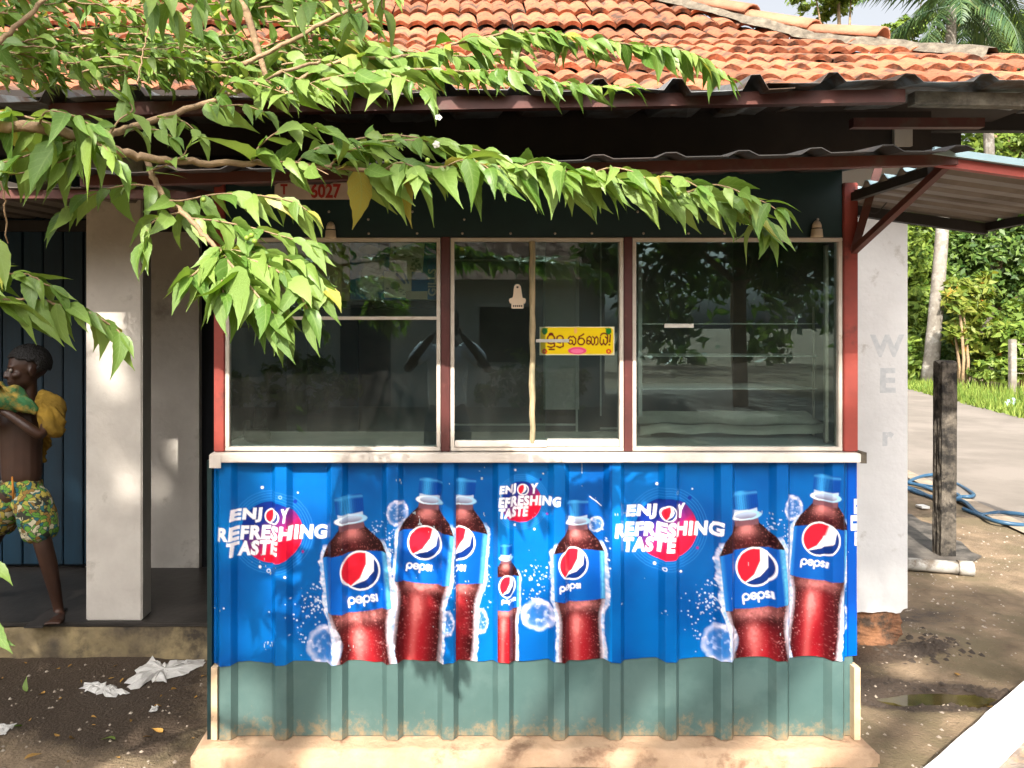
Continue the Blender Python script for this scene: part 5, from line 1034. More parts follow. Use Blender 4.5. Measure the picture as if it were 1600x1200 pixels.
for path, rr in TW_:
    if max(rr) >= 0.005: MB().tube([p - TO for p in path], rr, 8).build('branch', 'bark', tree, True)
mb = MB()
for path, rr in TW_:
    if max(rr) < 0.005: mb.tube([p - TO for p in path], rr, 5)
tag(mb.build('twigs', 'bark', tree, True), kind='stuff')
def on_screen(Mx):
    c = Mx @ Vector((0, 0.5, 0)); d = c.y - CAM.y
    if d < 0.3: return -1
    px = PX + c.x * F / d; py = PY - (c.z - CAM.z) * F / d; return 1 / d if (-20 < px < 1620 and -20 < py < 1220) else -1
order = sorted(range(len(LEAVES)), key=lambda i: -(on_screen(LEAVES[i][0]) * LEAVES[i][2] if on_screen(LEAVES[i][0]) > 0 else -1))
top = set(order[:295])
for i in order[:295]:
    Mx, v, s = LEAVES[i]; o = bpy.data.objects.new('leaf', LM[v]); COL.objects.link(o); o.parent = tree; o.matrix_local = Matrix.Translation(-TO) @ Mx
LV = [np.array([q.co[:] for q in me.vertices]) for me in LM]; LF = np.array([list(p.vertices) for p in LM[0].polygons]); Vs = []; Fs = []; o_ = 0
for i, (Mx, v, s) in enumerate(LEAVES):
    if i in top: continue
    A = np.array(Mx)[:3, :3]; b_ = np.array(Mx)[:3, 3]; Vs.append(LV[v] @ A.T + b_ - np.array(TO)); Fs.append(LF + o_); o_ += len(LV[v])
fme = mesh_np('foliage', np.concatenate(Vs), np.concatenate(Fs), 'cherry_leaf', True); uv0 = np.zeros((len(LV[0]), 3), np.float32); uv0 = np.array([q.vector[:] for q in LM[0].attributes['leafuv'].data], np.float32)
a = fme.attributes.new('leafuv', 'FLOAT_VECTOR', 'POINT'); a.data.foreach_set('vector', np.tile(uv0, (len(Vs), 1)).ravel())
tag(link('foliage', fme, tree), kind='stuff')
print('leaves', len(LEAVES), nvis)
# green berries and white flowers
bmh = bmesh.new(); bmesh.ops.create_icosphere(bmh, subdivisions=2, radius=0.0055); bme = bpy.data.meshes.new('berry'); bmh.to_mesh(bme); bmh.free(); bme.materials.append(mat('berry', (0.22, 0.30, 0.04), (0.16, 0.24, 0.03), 20, 0.4)); bme.polygons.foreach_set('use_smooth', [True] * len(bme.polygons))
for x, y, d in ((377, 120, 1.95), (405, 128, 1.95), (412, 122, 1.95), (386, 372, 1.5), (393, 368, 1.5), (398, 377, 1.5), (318, 312, 1.58), (604, 252, 1.7), (668, 250, 1.7), (1060, 303, 1.8), (300, 116, 2.2), (355, 98, 2.2), (240, 92, 2.3), (128, 76, 2.2), (160, 40, 2.2), (450, 250, 1.66), (480, 262, 1.66)):
    o = link('berry', bme, tree); o.location = P(x, y, d - 0.03) - TO
fl_ = MB()
for k in range(5):
    a = k * 1.2566; c_, s_ = math.cos(a), math.sin(a); fl_.add([(0, 0, 0), (0.006 * c_ - 0.004 * s_, 0.006 * s_ + 0.004 * c_, 0.002), (0.009 * c_, 0.009 * s_, 0.001), (0.006 * c_ + 0.004 * s_, 0.006 * s_ - 0.004 * c_, 0.002)], [(0, 1, 2, 3)])
fl_.lathe([(0.003, 0.001), (0.002, 0.004), (0.0005, 0.005)], (0, 0, 0), 6); fme = fl_.mesh('flower', mat('petal', (0.85, 0.85, 0.8), None, 9, 0.7))
for x, y, d in ((685, 184, 1.80), (682, 226, 1.72)):
    o = link('flower', fme, tree); o.location = P(x, y, d - 0.06) - TO; o.rotation_euler = (R(65), 0, x)

# ================================================================== PEOPLE
def grow(chains, ell=(), voxel=0.007, smooth=3, sub=2):
    """one continuous body: skinned joint chains, united with shaped ellipsoids by a voxel remesh"""
    bm = bmesh.new()
    for ch in chains:
        pts = [Vector(p) for p, r in ch]; rad = [r if hasattr(r, '__len__') else (r, r) for p, r in ch]; me = bpy.data.meshes.new('sk'); me.from_pydata(pts, [(i, i + 1) for i in range(len(pts) - 1)], [])
        o = bpy.data.objects.new('sk', me); COL.objects.link(o); sm = o.modifiers.new('s', 'SKIN'); sm.use_smooth_shade = True; sm.branch_smoothing = 0.4
        for v, r in zip(me.skin_vertices[0].data, rad): v.radius = r
        me.skin_vertices[0].data[0].use_root = True; ss = o.modifiers.new('u', 'SUBSURF'); ss.levels = sub; ss.render_levels = sub
        bpy.context.view_layer.update(); m2 = bpy.data.meshes.new_from_object(o.evaluated_get(bpy.context.evaluated_depsgraph_get())); bm.from_mesh(m2); bpy.data.objects.remove(o)
    for c, axes, rad in ell:
        b2 = bmesh.new(); bmesh.ops.create_icosphere(b2, subdivisions=3, radius=1.0); Mx = Matrix([list(Vector(a).normalized()) for a in axes]).transposed()
        for v in b2.verts: v.co = Vector(c) + Mx @ Vector((v.co.x * rad[0], v.co.y * rad[1], v.co.z * rad[2]))
        m2 = bpy.data.meshes.new('e'); b2.to_mesh(m2); b2.free(); bm.from_mesh(m2)
    me = bpy.data.meshes.new('b'); bm.to_mesh(me); bm.free(); o = bpy.data.objects.new('b', me); COL.objects.link(o); rm = o.modifiers.new('r', 'REMESH'); rm.mode = 'VOXEL'; rm.voxel_size = voxel; rm.use_smooth_shade = True
    sm = o.modifiers.new('s', 'SMOOTH'); sm.iterations = smooth; sm.factor = 0.5; bpy.context.view_layer.update()
    out = bpy.data.meshes.new_from_object(o.evaluated_get(bpy.context.evaluated_depsgraph_get())); bpy.data.objects.remove(o); return out
def finish(me, name, m, parent, org, fold=0.0, fs=0.05, seed=1):
    me.materials.clear(); me.materials.append(MATS[m]); org = Vector(org)
    n = len(me.vertices); co = np.zeros(n * 3, np.float32); me.vertices.foreach_get('co', co); co = co.reshape(-1, 3); 
    if fold:
        nr = np.zeros(n * 3, np.float32); me.vertices.foreach_get('normal', nr); nr = nr.reshape(-1, 3); q = (fbm(co[:, 0] * 1.4 + co[:, 2] * 0.8, co[:, 2] * 0.5 + co[:, 1], fs, seed, 3) - 0.5) * 2; co = co + nr * (q * fold)[:, None]
    co = co - np.array(org, np.float32); me.vertices.foreach_set('co', co.astype(np.float32).ravel()); me.polygons.foreach_set('use_smooth', [True] * len(me.polygons)); me.update(); me.name = name
    return link(name, me, parent)
def head_parts(c, f, tilt=0.0, k=1.0):
    """ellipsoids of a head whose face looks along f"""
    f = Vector(f).normalized(); u = Vector((0, 0, 1)); u = (u - f * u.dot(f)).normalized(); s = u.cross(f); ax = (f, s, u); C_ = lambda a, b_, d: Vector(c) + (f * a + s * b_ + u * d) * k
    E = [(C_(-0.012, 0, 0.03), ax, (0.092 * k, 0.072 * k, 0.082 * k)), (C_(0.022, 0, -0.035), ax, (0.062 * k, 0.054 * k, 0.066 * k)), (C_(0.05, 0, -0.085), ax, (0.028 * k, 0.028 * k, 0.018 * k)), (C_(0.086, 0, -0.015), ax, (0.018 * k, 0.011 * k, 0.022 * k)), (C_(0.094, 0, -0.026), ax, (0.012 * k, 0.017 * k, 0.010 * k)), (C_(0.078, 0, -0.053), ax, (0.012 * k, 0.022 * k, 0.006 * k)), (C_(0.075, 0, -0.065), ax, (0.012 * k, 0.019 * k, 0.007 * k)), (C_(0.070, 0, 0.022), ax, (0.014 * k, 0.045 * k, 0.009 * k))]
    for q in (-1, 1): E += [(C_(-0.012, q * 0.072, -0.008), (f * 0.9 + s * q * 0.4, s, u), (0.019 * k, 0.008 * k, 0.03 * k)), (C_(0.05, q * 0.04, -0.02), ax, (0.026 * k, 0.02 * k, 0.018 * k))]
    return E, C_, (f, s, u)
def hand(wr, dirn, palm_n, size=1.0, curl=0.5):
    """palm and five bent fingers as skinned chains from the wrist"""
    wr = Vector(wr); d = Vector(dirn).normalized(); n = Vector(palm_n); n = (n - d * n.dot(d)).normalized(); s = d.cross(n); ch = [[(wr, 0.018 * size), (wr + d * 0.04 * size, (0.030 * size, 0.014 * size)), (wr + d * 0.075 * size, (0.034 * size, 0.013 * size))]]
    for k, (o, l) in enumerate(((-0.026, 0.062), (-0.009, 0.074), (0.009, 0.07), (0.025, 0.056))):
        b0 = wr + d * 0.07 * size + s * o * size; a1, a2, a3 = curl * 0.5, curl * 1.3, curl * 2.0; p = [b0]
        for a, q in ((a1, 0.45), (a2, 0.32), (a3, 0.23)): p.append(p[-1] + (d * math.cos(a) + n * math.sin(a)) * l * q * size)
        ch.append([(p[0], 0.0085 * size), (p[1], 0.008 * size), (p[2], 0.007 * size), (p[3], 0.006 * size)])
    t0 = wr + d * 0.025 * size - s * 0.022 * size; ch.append([(t0, 0.011 * size), (t0 + (d * 0.6 - s * 0.7 + n * 0.3) * 0.03 * size, 0.010 * size), (t0 + (d * 0.95 - s * 0.75 + n * 0.6) * 0.05 * size, 0.008 * size)])
    return ch

# ---- boy on the veranda, pulling on a shirt
BD = 3.74
def B(px, py, dd=0.0): return P(px, py, BD + dd)
boy = empty('person', (B(40, 970).x, BD + CAM.y, VZ)); BO = Vector(boy.location); tag(boy, 'barefoot boy in patterned shorts pulling on a yellow and green shirt beside the pillar', 'person')
hc = B(42, 578, -0.01); hf = Vector((-0.80, -0.60, -0.05))
E, HC, (hf, hs, hu) = head_parts(hc, hf, k=0.98)
chains = [
    [(B(34, 765), (0.10, 0.075)), (B(34, 735), (0.105, 0.075)), (B(33, 705), (0.104, 0.074)), (B(33, 670), (0.115, 0.08)), (B(35, 645), (0.112, 0.075)), (B(42, 625), (0.052, 0.048)), (B(46, 608), 0.038), (hc + Vector((0, 0, 0.0)), 0.045)],
    [(B(40, 640), 0.05), (B(66, 640), 0.042), (B(78, 650, -0.03), 0.034), (B(72, 668, -0.09), 0.031), (B(64, 682, -0.13), 0.028), (B(44, 668, -0.15), 0.026), (B(18, 650, -0.15), 0.022), (B(0, 640, -0.15), 0.018)],
    [(B(25, 640), 0.05), (B(0, 642), 0.040), (B(-14, 655, -0.04), 0.033), (B(-22, 672, -0.10), 0.028), (B(-16, 655, -0.15), 0.025), (B(-8, 630, -0.17), 0.019)],
    [(B(34, 760), 0.085), (B(50, 775), 0.070), (B(58, 812, -0.03), 0.058), (B(68, 852, -0.05), 0.044), (B(76, 880, -0.035), 0.043), (B(84, 915, -0.02), 0.034), (B(91, 948, 0.0), 0.025), (B(93, 962, 0.0), 0.026)],
    [(B(34, 760), 0.085), (B(14, 775), 0.070), (B(2, 812, 0.02), 0.058), (B(-16, 850, 0.06), 0.044), (B(-26, 885, 0.12), 0.042), (B(-36, 920, 0.18), 0.030), (B(-42, 945, 0.2), 0.025)],
    [(B(93, 955, 0.015), 0.030), (B(92, 966, -0.03), (0.034, 0.024)), (B(88, 970, -0.12), (0.038, 0.017)), (B(86, 971, -0.17), (0.034, 0.011))],
    [(B(-42, 942, 0.22), 0.030), (B(-46, 950, 0.16), (0.034, 0.022)), (B(-50, 953, 0.08), (0.036, 0.013))],
]
for k, o in enumerate((-0.026, -0.012, 0.001, 0.013, 0.025)):
    p = B(86, 971, -0.165) + Vector((o, 0, -0.002)); chains.append([(p, 0.009), (p + Vector((o * 0.15, -0.022, 0)), 0.009), (p + Vector((o * 0.2, -0.034 + 0.006 * k, -0.002)), 0.0075)])
chains += hand(B(0, 640, -0.15), (-0.9, -0.2, 0.3), (0.2, -0.8, -0.3), 0.85, 0.9) + hand(B(-8, 630, -0.17), (0.1, -0.2, 0.9), (0.7, -0.5, 0), 0.85, 0.9)
body = finish(grow(chains, E, 0.0065, 3), 'body', 'skin', boy, BO)
# hair cap
b2 = bmesh.new(); bmesh.ops.create_icosphere(b2, subdivisions=4, radius=1.0); kill = []
for v in b2.verts:
    a, s_, u = v.co.x, v.co.y, v.co.z
    if u < (-0.50 if a < -0.1 else 0.02 + 0.34 * max(0, a)) : kill.append(v)
    q = 1 + 0.06 * (float(noise2(np.array(a * 3 + s_ * 2), np.array(u * 3 + s_), 0.22, 6)) - 0.3); v.co = HC(-0.014, 0, 0.032) + (hf * a * 0.102 + hs * s_ * 0.082 + hu * u * 0.096) * 0.98 * q
bmesh.ops.delete(b2, geom=kill, context='VERTS'); bmesh.ops.solidify(b2, geom=b2.faces[:], thickness=0.008); me = bpy.data.meshes.new('hair'); b2.to_mesh(me); b2.free(); finish(me, 'hair', 'hair', boy, BO)
for q in (-1, 1):
    e_ = MB(); e_.lathe([(0.001, -0.0095), (0.007, -0.007), (0.0095, 0), (0.007, 0.007), (0.001, 0.0095)], (0, 0, 0), 10); o = e_.build('eye', 'eye_white', boy, True); o.location = HC(0.074, q * 0.031, 0.004) - BO
    i_ = MB(); i_.lathe([(0.001, -0.005), (0.0045, -0.003), (0.005, 0), (0.0045, 0.003), (0.001, 0.005)], (0, 0, 0), 10); p_ = i_.build('iris', 'black_plastic', o, True); p_.location = hf * 0.0062
# shorts with bright print
m = bpy.data.materials.new('shorts'); m.use_nodes = True; MATS['shorts'] = m; n = m.node_tree.nodes; L = m.node_tree.links; b = n['Principled BSDF']; b.inputs['Roughness'].default_value = 0.9
tc = n.new('ShaderNodeTexCoord'); vo = n.new('ShaderNodeTexVoronoi'); vo.inputs['Scale'].default_value = 44; nz = n.new('ShaderNodeTexNoise'); nz.inputs['Scale'].default_value = 20; ad = n.new('ShaderNodeVectorMath'); ad.operation = 'MULTIPLY_ADD'; ad.inputs[1].default_value = (0.07,) * 3
L.new(tc.outputs['Object'], nz.inputs['Vector']); L.new(nz.outputs['Color'], ad.inputs[0]); L.new(tc.outputs['Object'], ad.inputs[2]); L.new(ad.outputs[0], vo.inputs['Vector'])
sp = n.new('ShaderNodeSeparateColor'); L.new(vo.outputs['Color'], sp.inputs[0]); rp = n.new('ShaderNodeValToRGB'); rp.color_ramp.interpolation = 'CONSTANT'; L.new(sp.outputs[0], rp.inputs[0]); els = rp.color_ramp.elements
for i, (p_, c_) in enumerate(((0, (0.10, 0.26, 0.03)), (0.22, (0.42, 0.34, 0.06)), (0.40, (0.5, 0.45, 0.3)), (0.55, (0.25, 0.14, 0.03)), (0.70, (0.02, 0.12, 0.14)), (0.82, (0.16, 0.30, 0.05)), (0.92, (0.03, 0.03, 0.02)))):
    q = els[i] if i < 2 else els.new(p_); q.position = p_; q.color = (*c_, 1)
v2 = n.new('ShaderNodeTexVoronoi'); v2.feature = 'DISTANCE_TO_EDGE'; v2.inputs['Scale'].default_value = 44; L.new(ad.outputs[0], v2.inputs['Vector']); r2 = n.new('ShaderNodeValToRGB'); r2.color_ramp.elements[0].position = 0.0; r2.color_ramp.elements[1].position = 0.10; L.new(v2.outputs[0], r2.inputs[0])
mx = n.new('ShaderNodeMix'); mx.data_type = 'RGBA'; L.new(r2.outputs[0], mx.inputs[0]); mx.inputs[6].default_value = (0.02, 0.025, 0.02, 1); L.new(rp.outputs[0], mx.inputs[7]); L.new(mx.outputs[2], b.inputs['Base Color'])
sh = [[(B(33, 740), (0.098, 0.08)), (B(33, 762), (0.115, 0.095)), (B(34, 780), (0.10, 0.09))], [(B(40, 765), 0.10), (B(54, 790, -0.02), (0.096, 0.09)), (B(62, 825, -0.035), (0.092, 0.085)), (B(66, 848, -0.045), (0.082, 0.078))], [(B(28, 765), 0.10), (B(10, 790, 0.02), (0.092, 0.09)), (B(-2, 815, 0.03), (0.09, 0.085)), (B(-8, 830, 0.045), (0.082, 0.078))]]
finish(grow(sh, (), 0.0075, 2), 'shorts', 'shorts', boy, BO, 0.012, 0.06, 3)
o = MB().tube([B(19, 745, -0.10) - BO, B(20, 760, -0.115) - BO, B(21, 780, -0.115) - BO], [0.004, 0.005, 0.004], 6).build('drawstring', mat('orange_cord', (0.6, 0.22, 0.03), None, 9, 0.8), boy, True)
ye = [[(B(58, 628, -0.01), (0.05, 0.05)), (B(72, 622, -0.02), (0.062, 0.06)), (B(84, 640, -0.05), (0.068, 0.07)), (B(88, 662, -0.06), (0.062, 0.066)), (B(87, 682, -0.07), (0.052, 0.055))], [(B(70, 655, 0.05), (0.05, 0.02)), (B(70, 690, 0.06), (0.035, 0.012)), (B(66, 722, 0.05), (0.012, 0.008))]]
finish(grow(ye, (), 0.0075, 2), 'shirt_sleeve', 'yellow_cloth', boy, BO, 0.034, 0.05, 5)
ge = [[(B(-40, 622, -0.12), (0.06, 0.06)), (B(-12, 615, -0.15), (0.062, 0.062)), (B(10, 618, -0.14), (0.056, 0.058)), (B(30, 628, -0.12), (0.045, 0.05)), (B(46, 640, -0.11), (0.034, 0.035)), (B(58, 650, -0.1), (0.018, 0.02))]]
finish(grow(ge, (), 0.0075, 2), 'shirt_front', 'green_cloth', boy, BO, 0.034, 0.05, 7)
MB().bbox(B(86, 971).x - 0.045 - BO.x, B(86, 971).x + 0.045 - BO.x, BD + CAM.y - 0.20 - BO.y, BD + CAM.y + 0.04 - BO.y, 0.002, 0.012, 0.004).build('sandal_sole', 'dark_wood', boy)

# ---- photographer (seen mirrored in the windows)
ph = empty('person', (0.0, -3.2, GZ)); PO = Vector(ph.location); tag(ph, 'adult in a pale checked shirt holding up a phone, mirrored in the windows', 'person')
W_ = lambda x, y, z: Vector((x, y, z))
E, HC2, (hf2, hs2, hu2) = head_parts(W_(0.01, -3.13, 1.55), (0, 1, -0.03), k=1.05)
tr_ = [[(W_(0, -3.22, 0.92), (0.15, 0.11)), (W_(0, -3.22, 1.06), (0.14, 0.105)), (W_(0, -3.22, 1.2), (0.16, 0.115)), (W_(0, -3.21, 1.33), (0.165, 0.11)), (W_(0, -3.2, 1.40), (0.09, 0.07)), (W_(0, -3.17, 1.46), 0.055), (W_(0.01, -3.15, 1.52), 0.055)]]
arms = []
for q in (-1, 1): arms += [[(W_(q * 0.12, -3.2, 1.36), 0.06), (W_(q * 0.2, -3.18, 1.33), 0.052), (W_(q * 0.29, -3.06, 1.22), 0.044), (W_(q * 0.31, -2.98, 1.2), 0.038), (W_(q * 0.2, -2.92, 1.35), 0.034), (W_(q * 0.11, -2.88, 1.46), 0.026)]] + hand(W_(q * 0.11, -2.88, 1.46), (-q * 0.6, 0.1, 0.5), (-q * 0.4, 0.6, -0.3), 0.9, 0.7)
legs = [[(W_(0, -3.22, 0.92), 0.13), (W_(q * 0.09, -3.22, 0.85), 0.10), (W_(q * 0.11, -3.22, 0.5), 0.062), (W_(q * 0.12, -3.24, 0.3), 0.058), (W_(q * 0.12, -3.24, 0.05), 0.038), (W_(q * 0.125, -3.2, 0.0), 0.045), (W_(q * 0.14, -3.08, -0.015), (0.045, 0.03))] for q in (-1, 1)]
finish(grow(tr_ + arms + legs, E, 0.009, 3), 'body', 'skin', ph, PO)
sh = [[(W_(0, -3.22, 0.84), (0.175, 0.135)), (W_(0, -3.22, 1.0), (0.165, 0.13)), (W_(0, -3.22, 1.2), (0.18, 0.135)), (W_(0, -3.21, 1.34), (0.18, 0.125)), (W_(0, -3.2, 1.405), (0.09, 0.08))]]
for q in (-1, 1): sh += [[(W_(q * 0.1, -3.2, 1.36), 0.085), (W_(q * 0.2, -3.18, 1.335), 0.075), (W_(q * 0.27, -3.08, 1.24), 0.07)]]
finish(grow(sh, (), 0.01, 2), 'shirt', 'shirt_grey', ph, PO, 0.012, 0.08, 3)
tr2 = [[(W_(0, -3.22, 0.95), (0.155, 0.12)), (W_(0, -3.22, 0.84), (0.165, 0.125))]] + [[(W_(0, -3.22, 0.9), 0.13), (W_(q * 0.09, -3.22, 0.8), 0.112), (W_(q * 0.11, -3.22, 0.5), 0.085), (W_(q * 0.12, -3.24, 0.08), 0.07)] for q in (-1, 1)]
finish(grow(tr2, (), 0.01, 2), 'trousers', 'trousers', ph, PO, 0.01, 0.08, 4)
b2 = bmesh.new(); bmesh.ops.create_icosphere(b2, subdivisions=3, radius=1.0); kill = []
for v in b2.verts:
    a, s_, u = v.co.x, v.co.y, v.co.z
    if u < (-0.5 if a < -0.1 else 0.05 + 0.4 * max(0, a)): kill.append(v)
    v.co = HC2(-0.014, 0, 0.032) + (hf2 * a * 0.104 + hs2 * s_ * 0.084 + hu2 * u * 0.096) * 1.05
bmesh.ops.delete(b2, geom=kill, context='VERTS'); me = bpy.data.meshes.new('hair'); b2.to_mesh(me); b2.free(); finish(me, 'hair', 'hair', ph, PO)
e = MB().bbox(-0.04, 0.04, -0.004, 0.004, -0.078, 0.078, 0.003).build('phone', 'black_plastic'); e.location = (0.0, -2.845, 1.495); e.rotation_euler = (0, R(90), 0); tag(e, 'dark phone held in both hands by the mirrored photographer', 'phone')

# ================================================================== YARD THINGS
# old lichen-covered post with a shallow groove
pd = 1.55 * F / (868 - PY); e = P(1475, 868, pd); xh = 11.5 * pd / F; hh = (868 - 566) * pd / F
bm = bmesh.new(); bmesh.ops.create_cube(bm, size=1)
for v in bm.verts: v.co = Vector((v.co.x * 2 * xh, v.co.y * 0.10, hh / 2 + v.co.z * hh))
bmesh.ops.subdivide_edges(bm, edges=bm.edges[:], cuts=18, use_grid_fill=True)
for v in bm.verts:
    q = float(fbm(np.array(v.co.x * 3 + v.co.y * 5), np.array(v.co.z), 0.09, 6)) - 0.5; v.co.x += q * 0.02 + 0.006 * v.co.z; v.co.y += q * 0.02
    if v.co.z > hh - 0.03: v.co.z += q * 0.05
    if v.co.z < 0.02: v.co.z -= 0.1
me = bpy.data.meshes.new('old_post'); bm.to_mesh(me); bm.free(); me.materials.append(MATS['old_post']); o = link('old_post', me); o.location = e; tag(o, 'weathered dark concrete post with pale lichen standing beside the road', 'post')
# cracked concrete patch below the post, drain pipe
cd_ = [(1405, 800), (1424, 803), (1440, 814), (1455, 818), (1478, 838), (1502, 846), (1518, 862), (1534, 868), (1520, 876), (1512, 883), (1490, 881), (1462, 887), (1430, 884), (1405, 888)]
pts = [P(x, y, 1.54 * F / (y - PY)) for x, y in cd_]; mb = MB(); n_ = len(pts); mb.add([(p.x, p.y, GZ + 0.009) for p in pts] + [(p.x, p.y, GZ - 0.05) for p in pts], [tuple(range(n_))[::-1]] + [(k, k + n_, (k + 1) % n_ + n_, (k + 1) % n_) for k in range(n_)]); tag(mb.build('concrete_patch', 'wet_concrete'), 'cracked wet concrete patch round the foot of the old post', 'concrete slab')
p0, p1 = P(1400, 882, 4.95), P(1521, 889, 4.83); p0.z = p1.z = GZ + 0.045; e = empty('drain_pipe', p0); tag(e, 'pale plastic drain pipe lying below the old post', 'pipe')
dv = p1 - p0; MB().tube([(0, 0, 0), dv * 0.8], 0.04, 14).build('pipe', 'pvc', e, True)
mb = MB(); mb.tube([dv * 0.8, dv * 0.99], 0.047, 14, cap=False); mb.tube([dv * 0.99, dv * 0.8], 0.036, 14, cap=False); mb.build('socket_end', 'pvc', e, True)
# blue hose
def gp(x, y, h=0.012): p = P(x, y, 1.55 * F / (y - PY)); p.z = GZ + 0.012 + h; return p
hp = [(1400, 768), (1430, 752), (1460, 748), (1490, 756), (1520, 776), (1512, 783), (1480, 776), (1440, 764), (1405, 757), (1430, 759), (1470, 768), (1500, 783), (1470, 785), (1430, 770), (1405, 764), (1440, 775), (1480, 785), (1505, 790), (1530, 806), (1560, 806), (1600, 812), (1640, 820), (1600, 826), (1555, 822), (1530, 808), (1505, 800)]
o = MB().tube(catmull([gp(x, y, 0.004 + 0.012 * (i % 3)) for i, (x, y) in enumerate(hp)], 6), 0.017, 8).build('garden_hose', 'hose_blue', None, True); tag(o, 'tangled blue hose lying along the road edge behind the post', 'hose')
tag(MB().box(*sorted((gp(1422, 790).x, gp(1458, 799).x)), gp(1422, 795).y - 0.05, gp(1422, 795).y + 0.04, GZ + 0.014, GZ + 0.03).build('white_slat', 'white_paint'), 'flat white slat on the ground behind the old post', 'slat')
# white-topped low parapet in the lower right corner
e = empty('parapet', (1.29, -0.70, GZ)); tag(e, 'low rubble parapet with a white painted top in the lower right corner', 'wall'); a_ = Vector((1.29, -0.70)); d_ = Vector((0.66, 0.52)).normalized(); nrm = Vector((d_.y, -d_.x))
def slab(name, t0, t1, w0, w1, z0, z1, m, amp, cuts):
    V = []; nt_, nw_, nz_ = cuts; bm = bmesh.new(); bmesh.ops.create_cube(bm, size=1); bmesh.ops.subdivide_edges(bm, edges=bm.edges[:], cuts=nt_, use_grid_fill=True)
    for v in bm.verts:
        t_ = t0 + (v.co.x + 0.5) * (t1 - t0); w_ = w0 + (v.co.y + 0.5) * (w1 - w0); z = z0 + (v.co.z + 0.5) * (z1 - z0); q = float(fbm(np.array(t_ * 2 + w_ * 3), np.array(z + w_), 0.10, 12)) - 0.5
        p = d_ * t_ + nrm * (w_ + q * amp); v.co = Vector((p.x, p.y, z + q * amp * 0.5))
    me = bpy.data.meshes.new(name); bm.to_mesh(me); bm.free(); me.materials.append(MATS[m]); me.polygons.foreach_set('use_smooth', [True] * len(me.polygons)); return link(name, me, e)
slab('painted_top', -0.9, 3.2, 0.0, 0.112, 0.315, 0.35, 'white_parapet', 0.022, (40, 1, 1)); slab('rubble_core', -0.9, 3.2, 0.02, 0.34, -0.05, 0.325, 'rubble', 0.05, (40, 1, 1))
# litter
def ragged(name, label, cat, outline, m, h=0.012, group=None, seed=0):
    r = random.Random(seed); pts = [gp(x, y, 0.0) for x, y in outline]; c = sum(pts, Vector()) / len(pts); n = len(pts); V = []; 
    ring = []
    for i in range(n):
        a, b_ = pts[i], pts[(i + 1) % n]
        for s in (0, 0.25, 0.5, 0.75): q = a.lerp(b_, s); ring.append(q + Vector((r.gauss(0, 0.008), r.gauss(0, 0.012), 0)))
    k = len(ring); zb_ = lambda p: float(ground_h(np.array(p.x), np.array(p.y)))
    for s, hh_ in ((1.0, 0.006), (0.66, h), (0.33, h * 0.8)):
        for p in ring: q = c.lerp(p, s); V.append((q.x - c.x, q.y - c.y, zb_(q) + hh_ * r.uniform(0.4, 1.4)))
    V.append((0, 0, zb_(c) + h)); f = [(j * k + i, j * k + (i + 1) % k, (j + 1) * k + (i + 1) % k, (j + 1) * k + i) for j in range(2) for i in range(k)] + [(2 * k + i, 2 * k + (i + 1) % k, 3 * k) for i in range(k)]
    mb = MB(); mb.add(V, f); o = mb.build(name, m); o.location = (c.x, c.y, 0); return tag(o, label, cat, group)
ragged('paper_sheet', 'large torn grey paper sheet on the dark soil beside the kiosk', 'paper', [(193, 1063), (212, 1056), (214, 1045), (236, 1031), (250, 1040), (280, 1031), (300, 1036), (318, 1029), (319, 1040), (290, 1050), (262, 1062), (235, 1064), (205, 1072)], 'paper_grey', 0.02, 'torn paper on the dark soil', 1)
ragged('paper_sheet', 'smaller torn white paper piece left of the large sheet', 'paper', [(126, 1072), (136, 1064), (165, 1066), (166, 1072), (186, 1068), (178, 1078), (207, 1080), (180, 1084), (152, 1082), (140, 1079)], 'paper_grey', 0.014, 'torn paper on the dark soil', 2)
ragged('paper_scrap', 'small white paper scrap on the soil near the kiosk corner', 'paper', [(235, 1108), (243, 1103), (250, 1104), (246, 1110)], 'paper_grey', 0.006, None, 3)
ragged('paper_scrap', 'white and red wrapper scrap at the left edge of the soil', 'paper', [(-14, 1135), (18, 1133), (20, 1138), (10, 1148), (-12, 1150)], 'paper_grey', 0.008, None, 4)
r_ = random.Random(4); LFM = []
for k in range(4):
    me = LM[k].copy(); me.name = 'fallen_leaf'; me.materials.clear(); me.materials.append(MATS['dry_leaf'] if k else MATS['cherry_leaf']); LFM.append(me)
spots = [((42, 1082), 0, 'green fallen leaf standing upright on the soil near the veranda'), ((70, 1085), 1, 'curled yellow brown leaf beside the upright green leaf'), ((108, 1157), 2, 'pale brown leaf on the shaded soil near the left edge'), ((180, 1157), 0, 'green leaf lying flat on the soil below the paper sheets'), ((254, 1146), 3, 'brown leaf on the soil closest to the kiosk corner'), ((22, 1140), 0, 'green leaf beside the wrapper scrap at the left edge'), ((38, 1188), 1, 'yellow brown leaf at the bottom left of the picture'), ((1490, 1053), 2, 'dry brown leaf on the earth behind the puddle')]
for (x, y), k, lb in spots:
    p = gp(x, y); o = link('fallen_leaf', LFM[k]); p.z = float(ground_h(np.array(p.x), np.array(p.y))) + 0.008; o.location = p; o.scale = (0.062,) * 3; o.rotation_euler = (r_.uniform(-0.4, 0.4) if x != 42 else 1.3, r_.uniform(-0.4, 0.4), r_.uniform(0, 6.3) if x != 42 else 0.2); tag(o, lb, 'leaf', 'fallen leaves on the ground')
Vs = []; Fs = []; o_ = 0
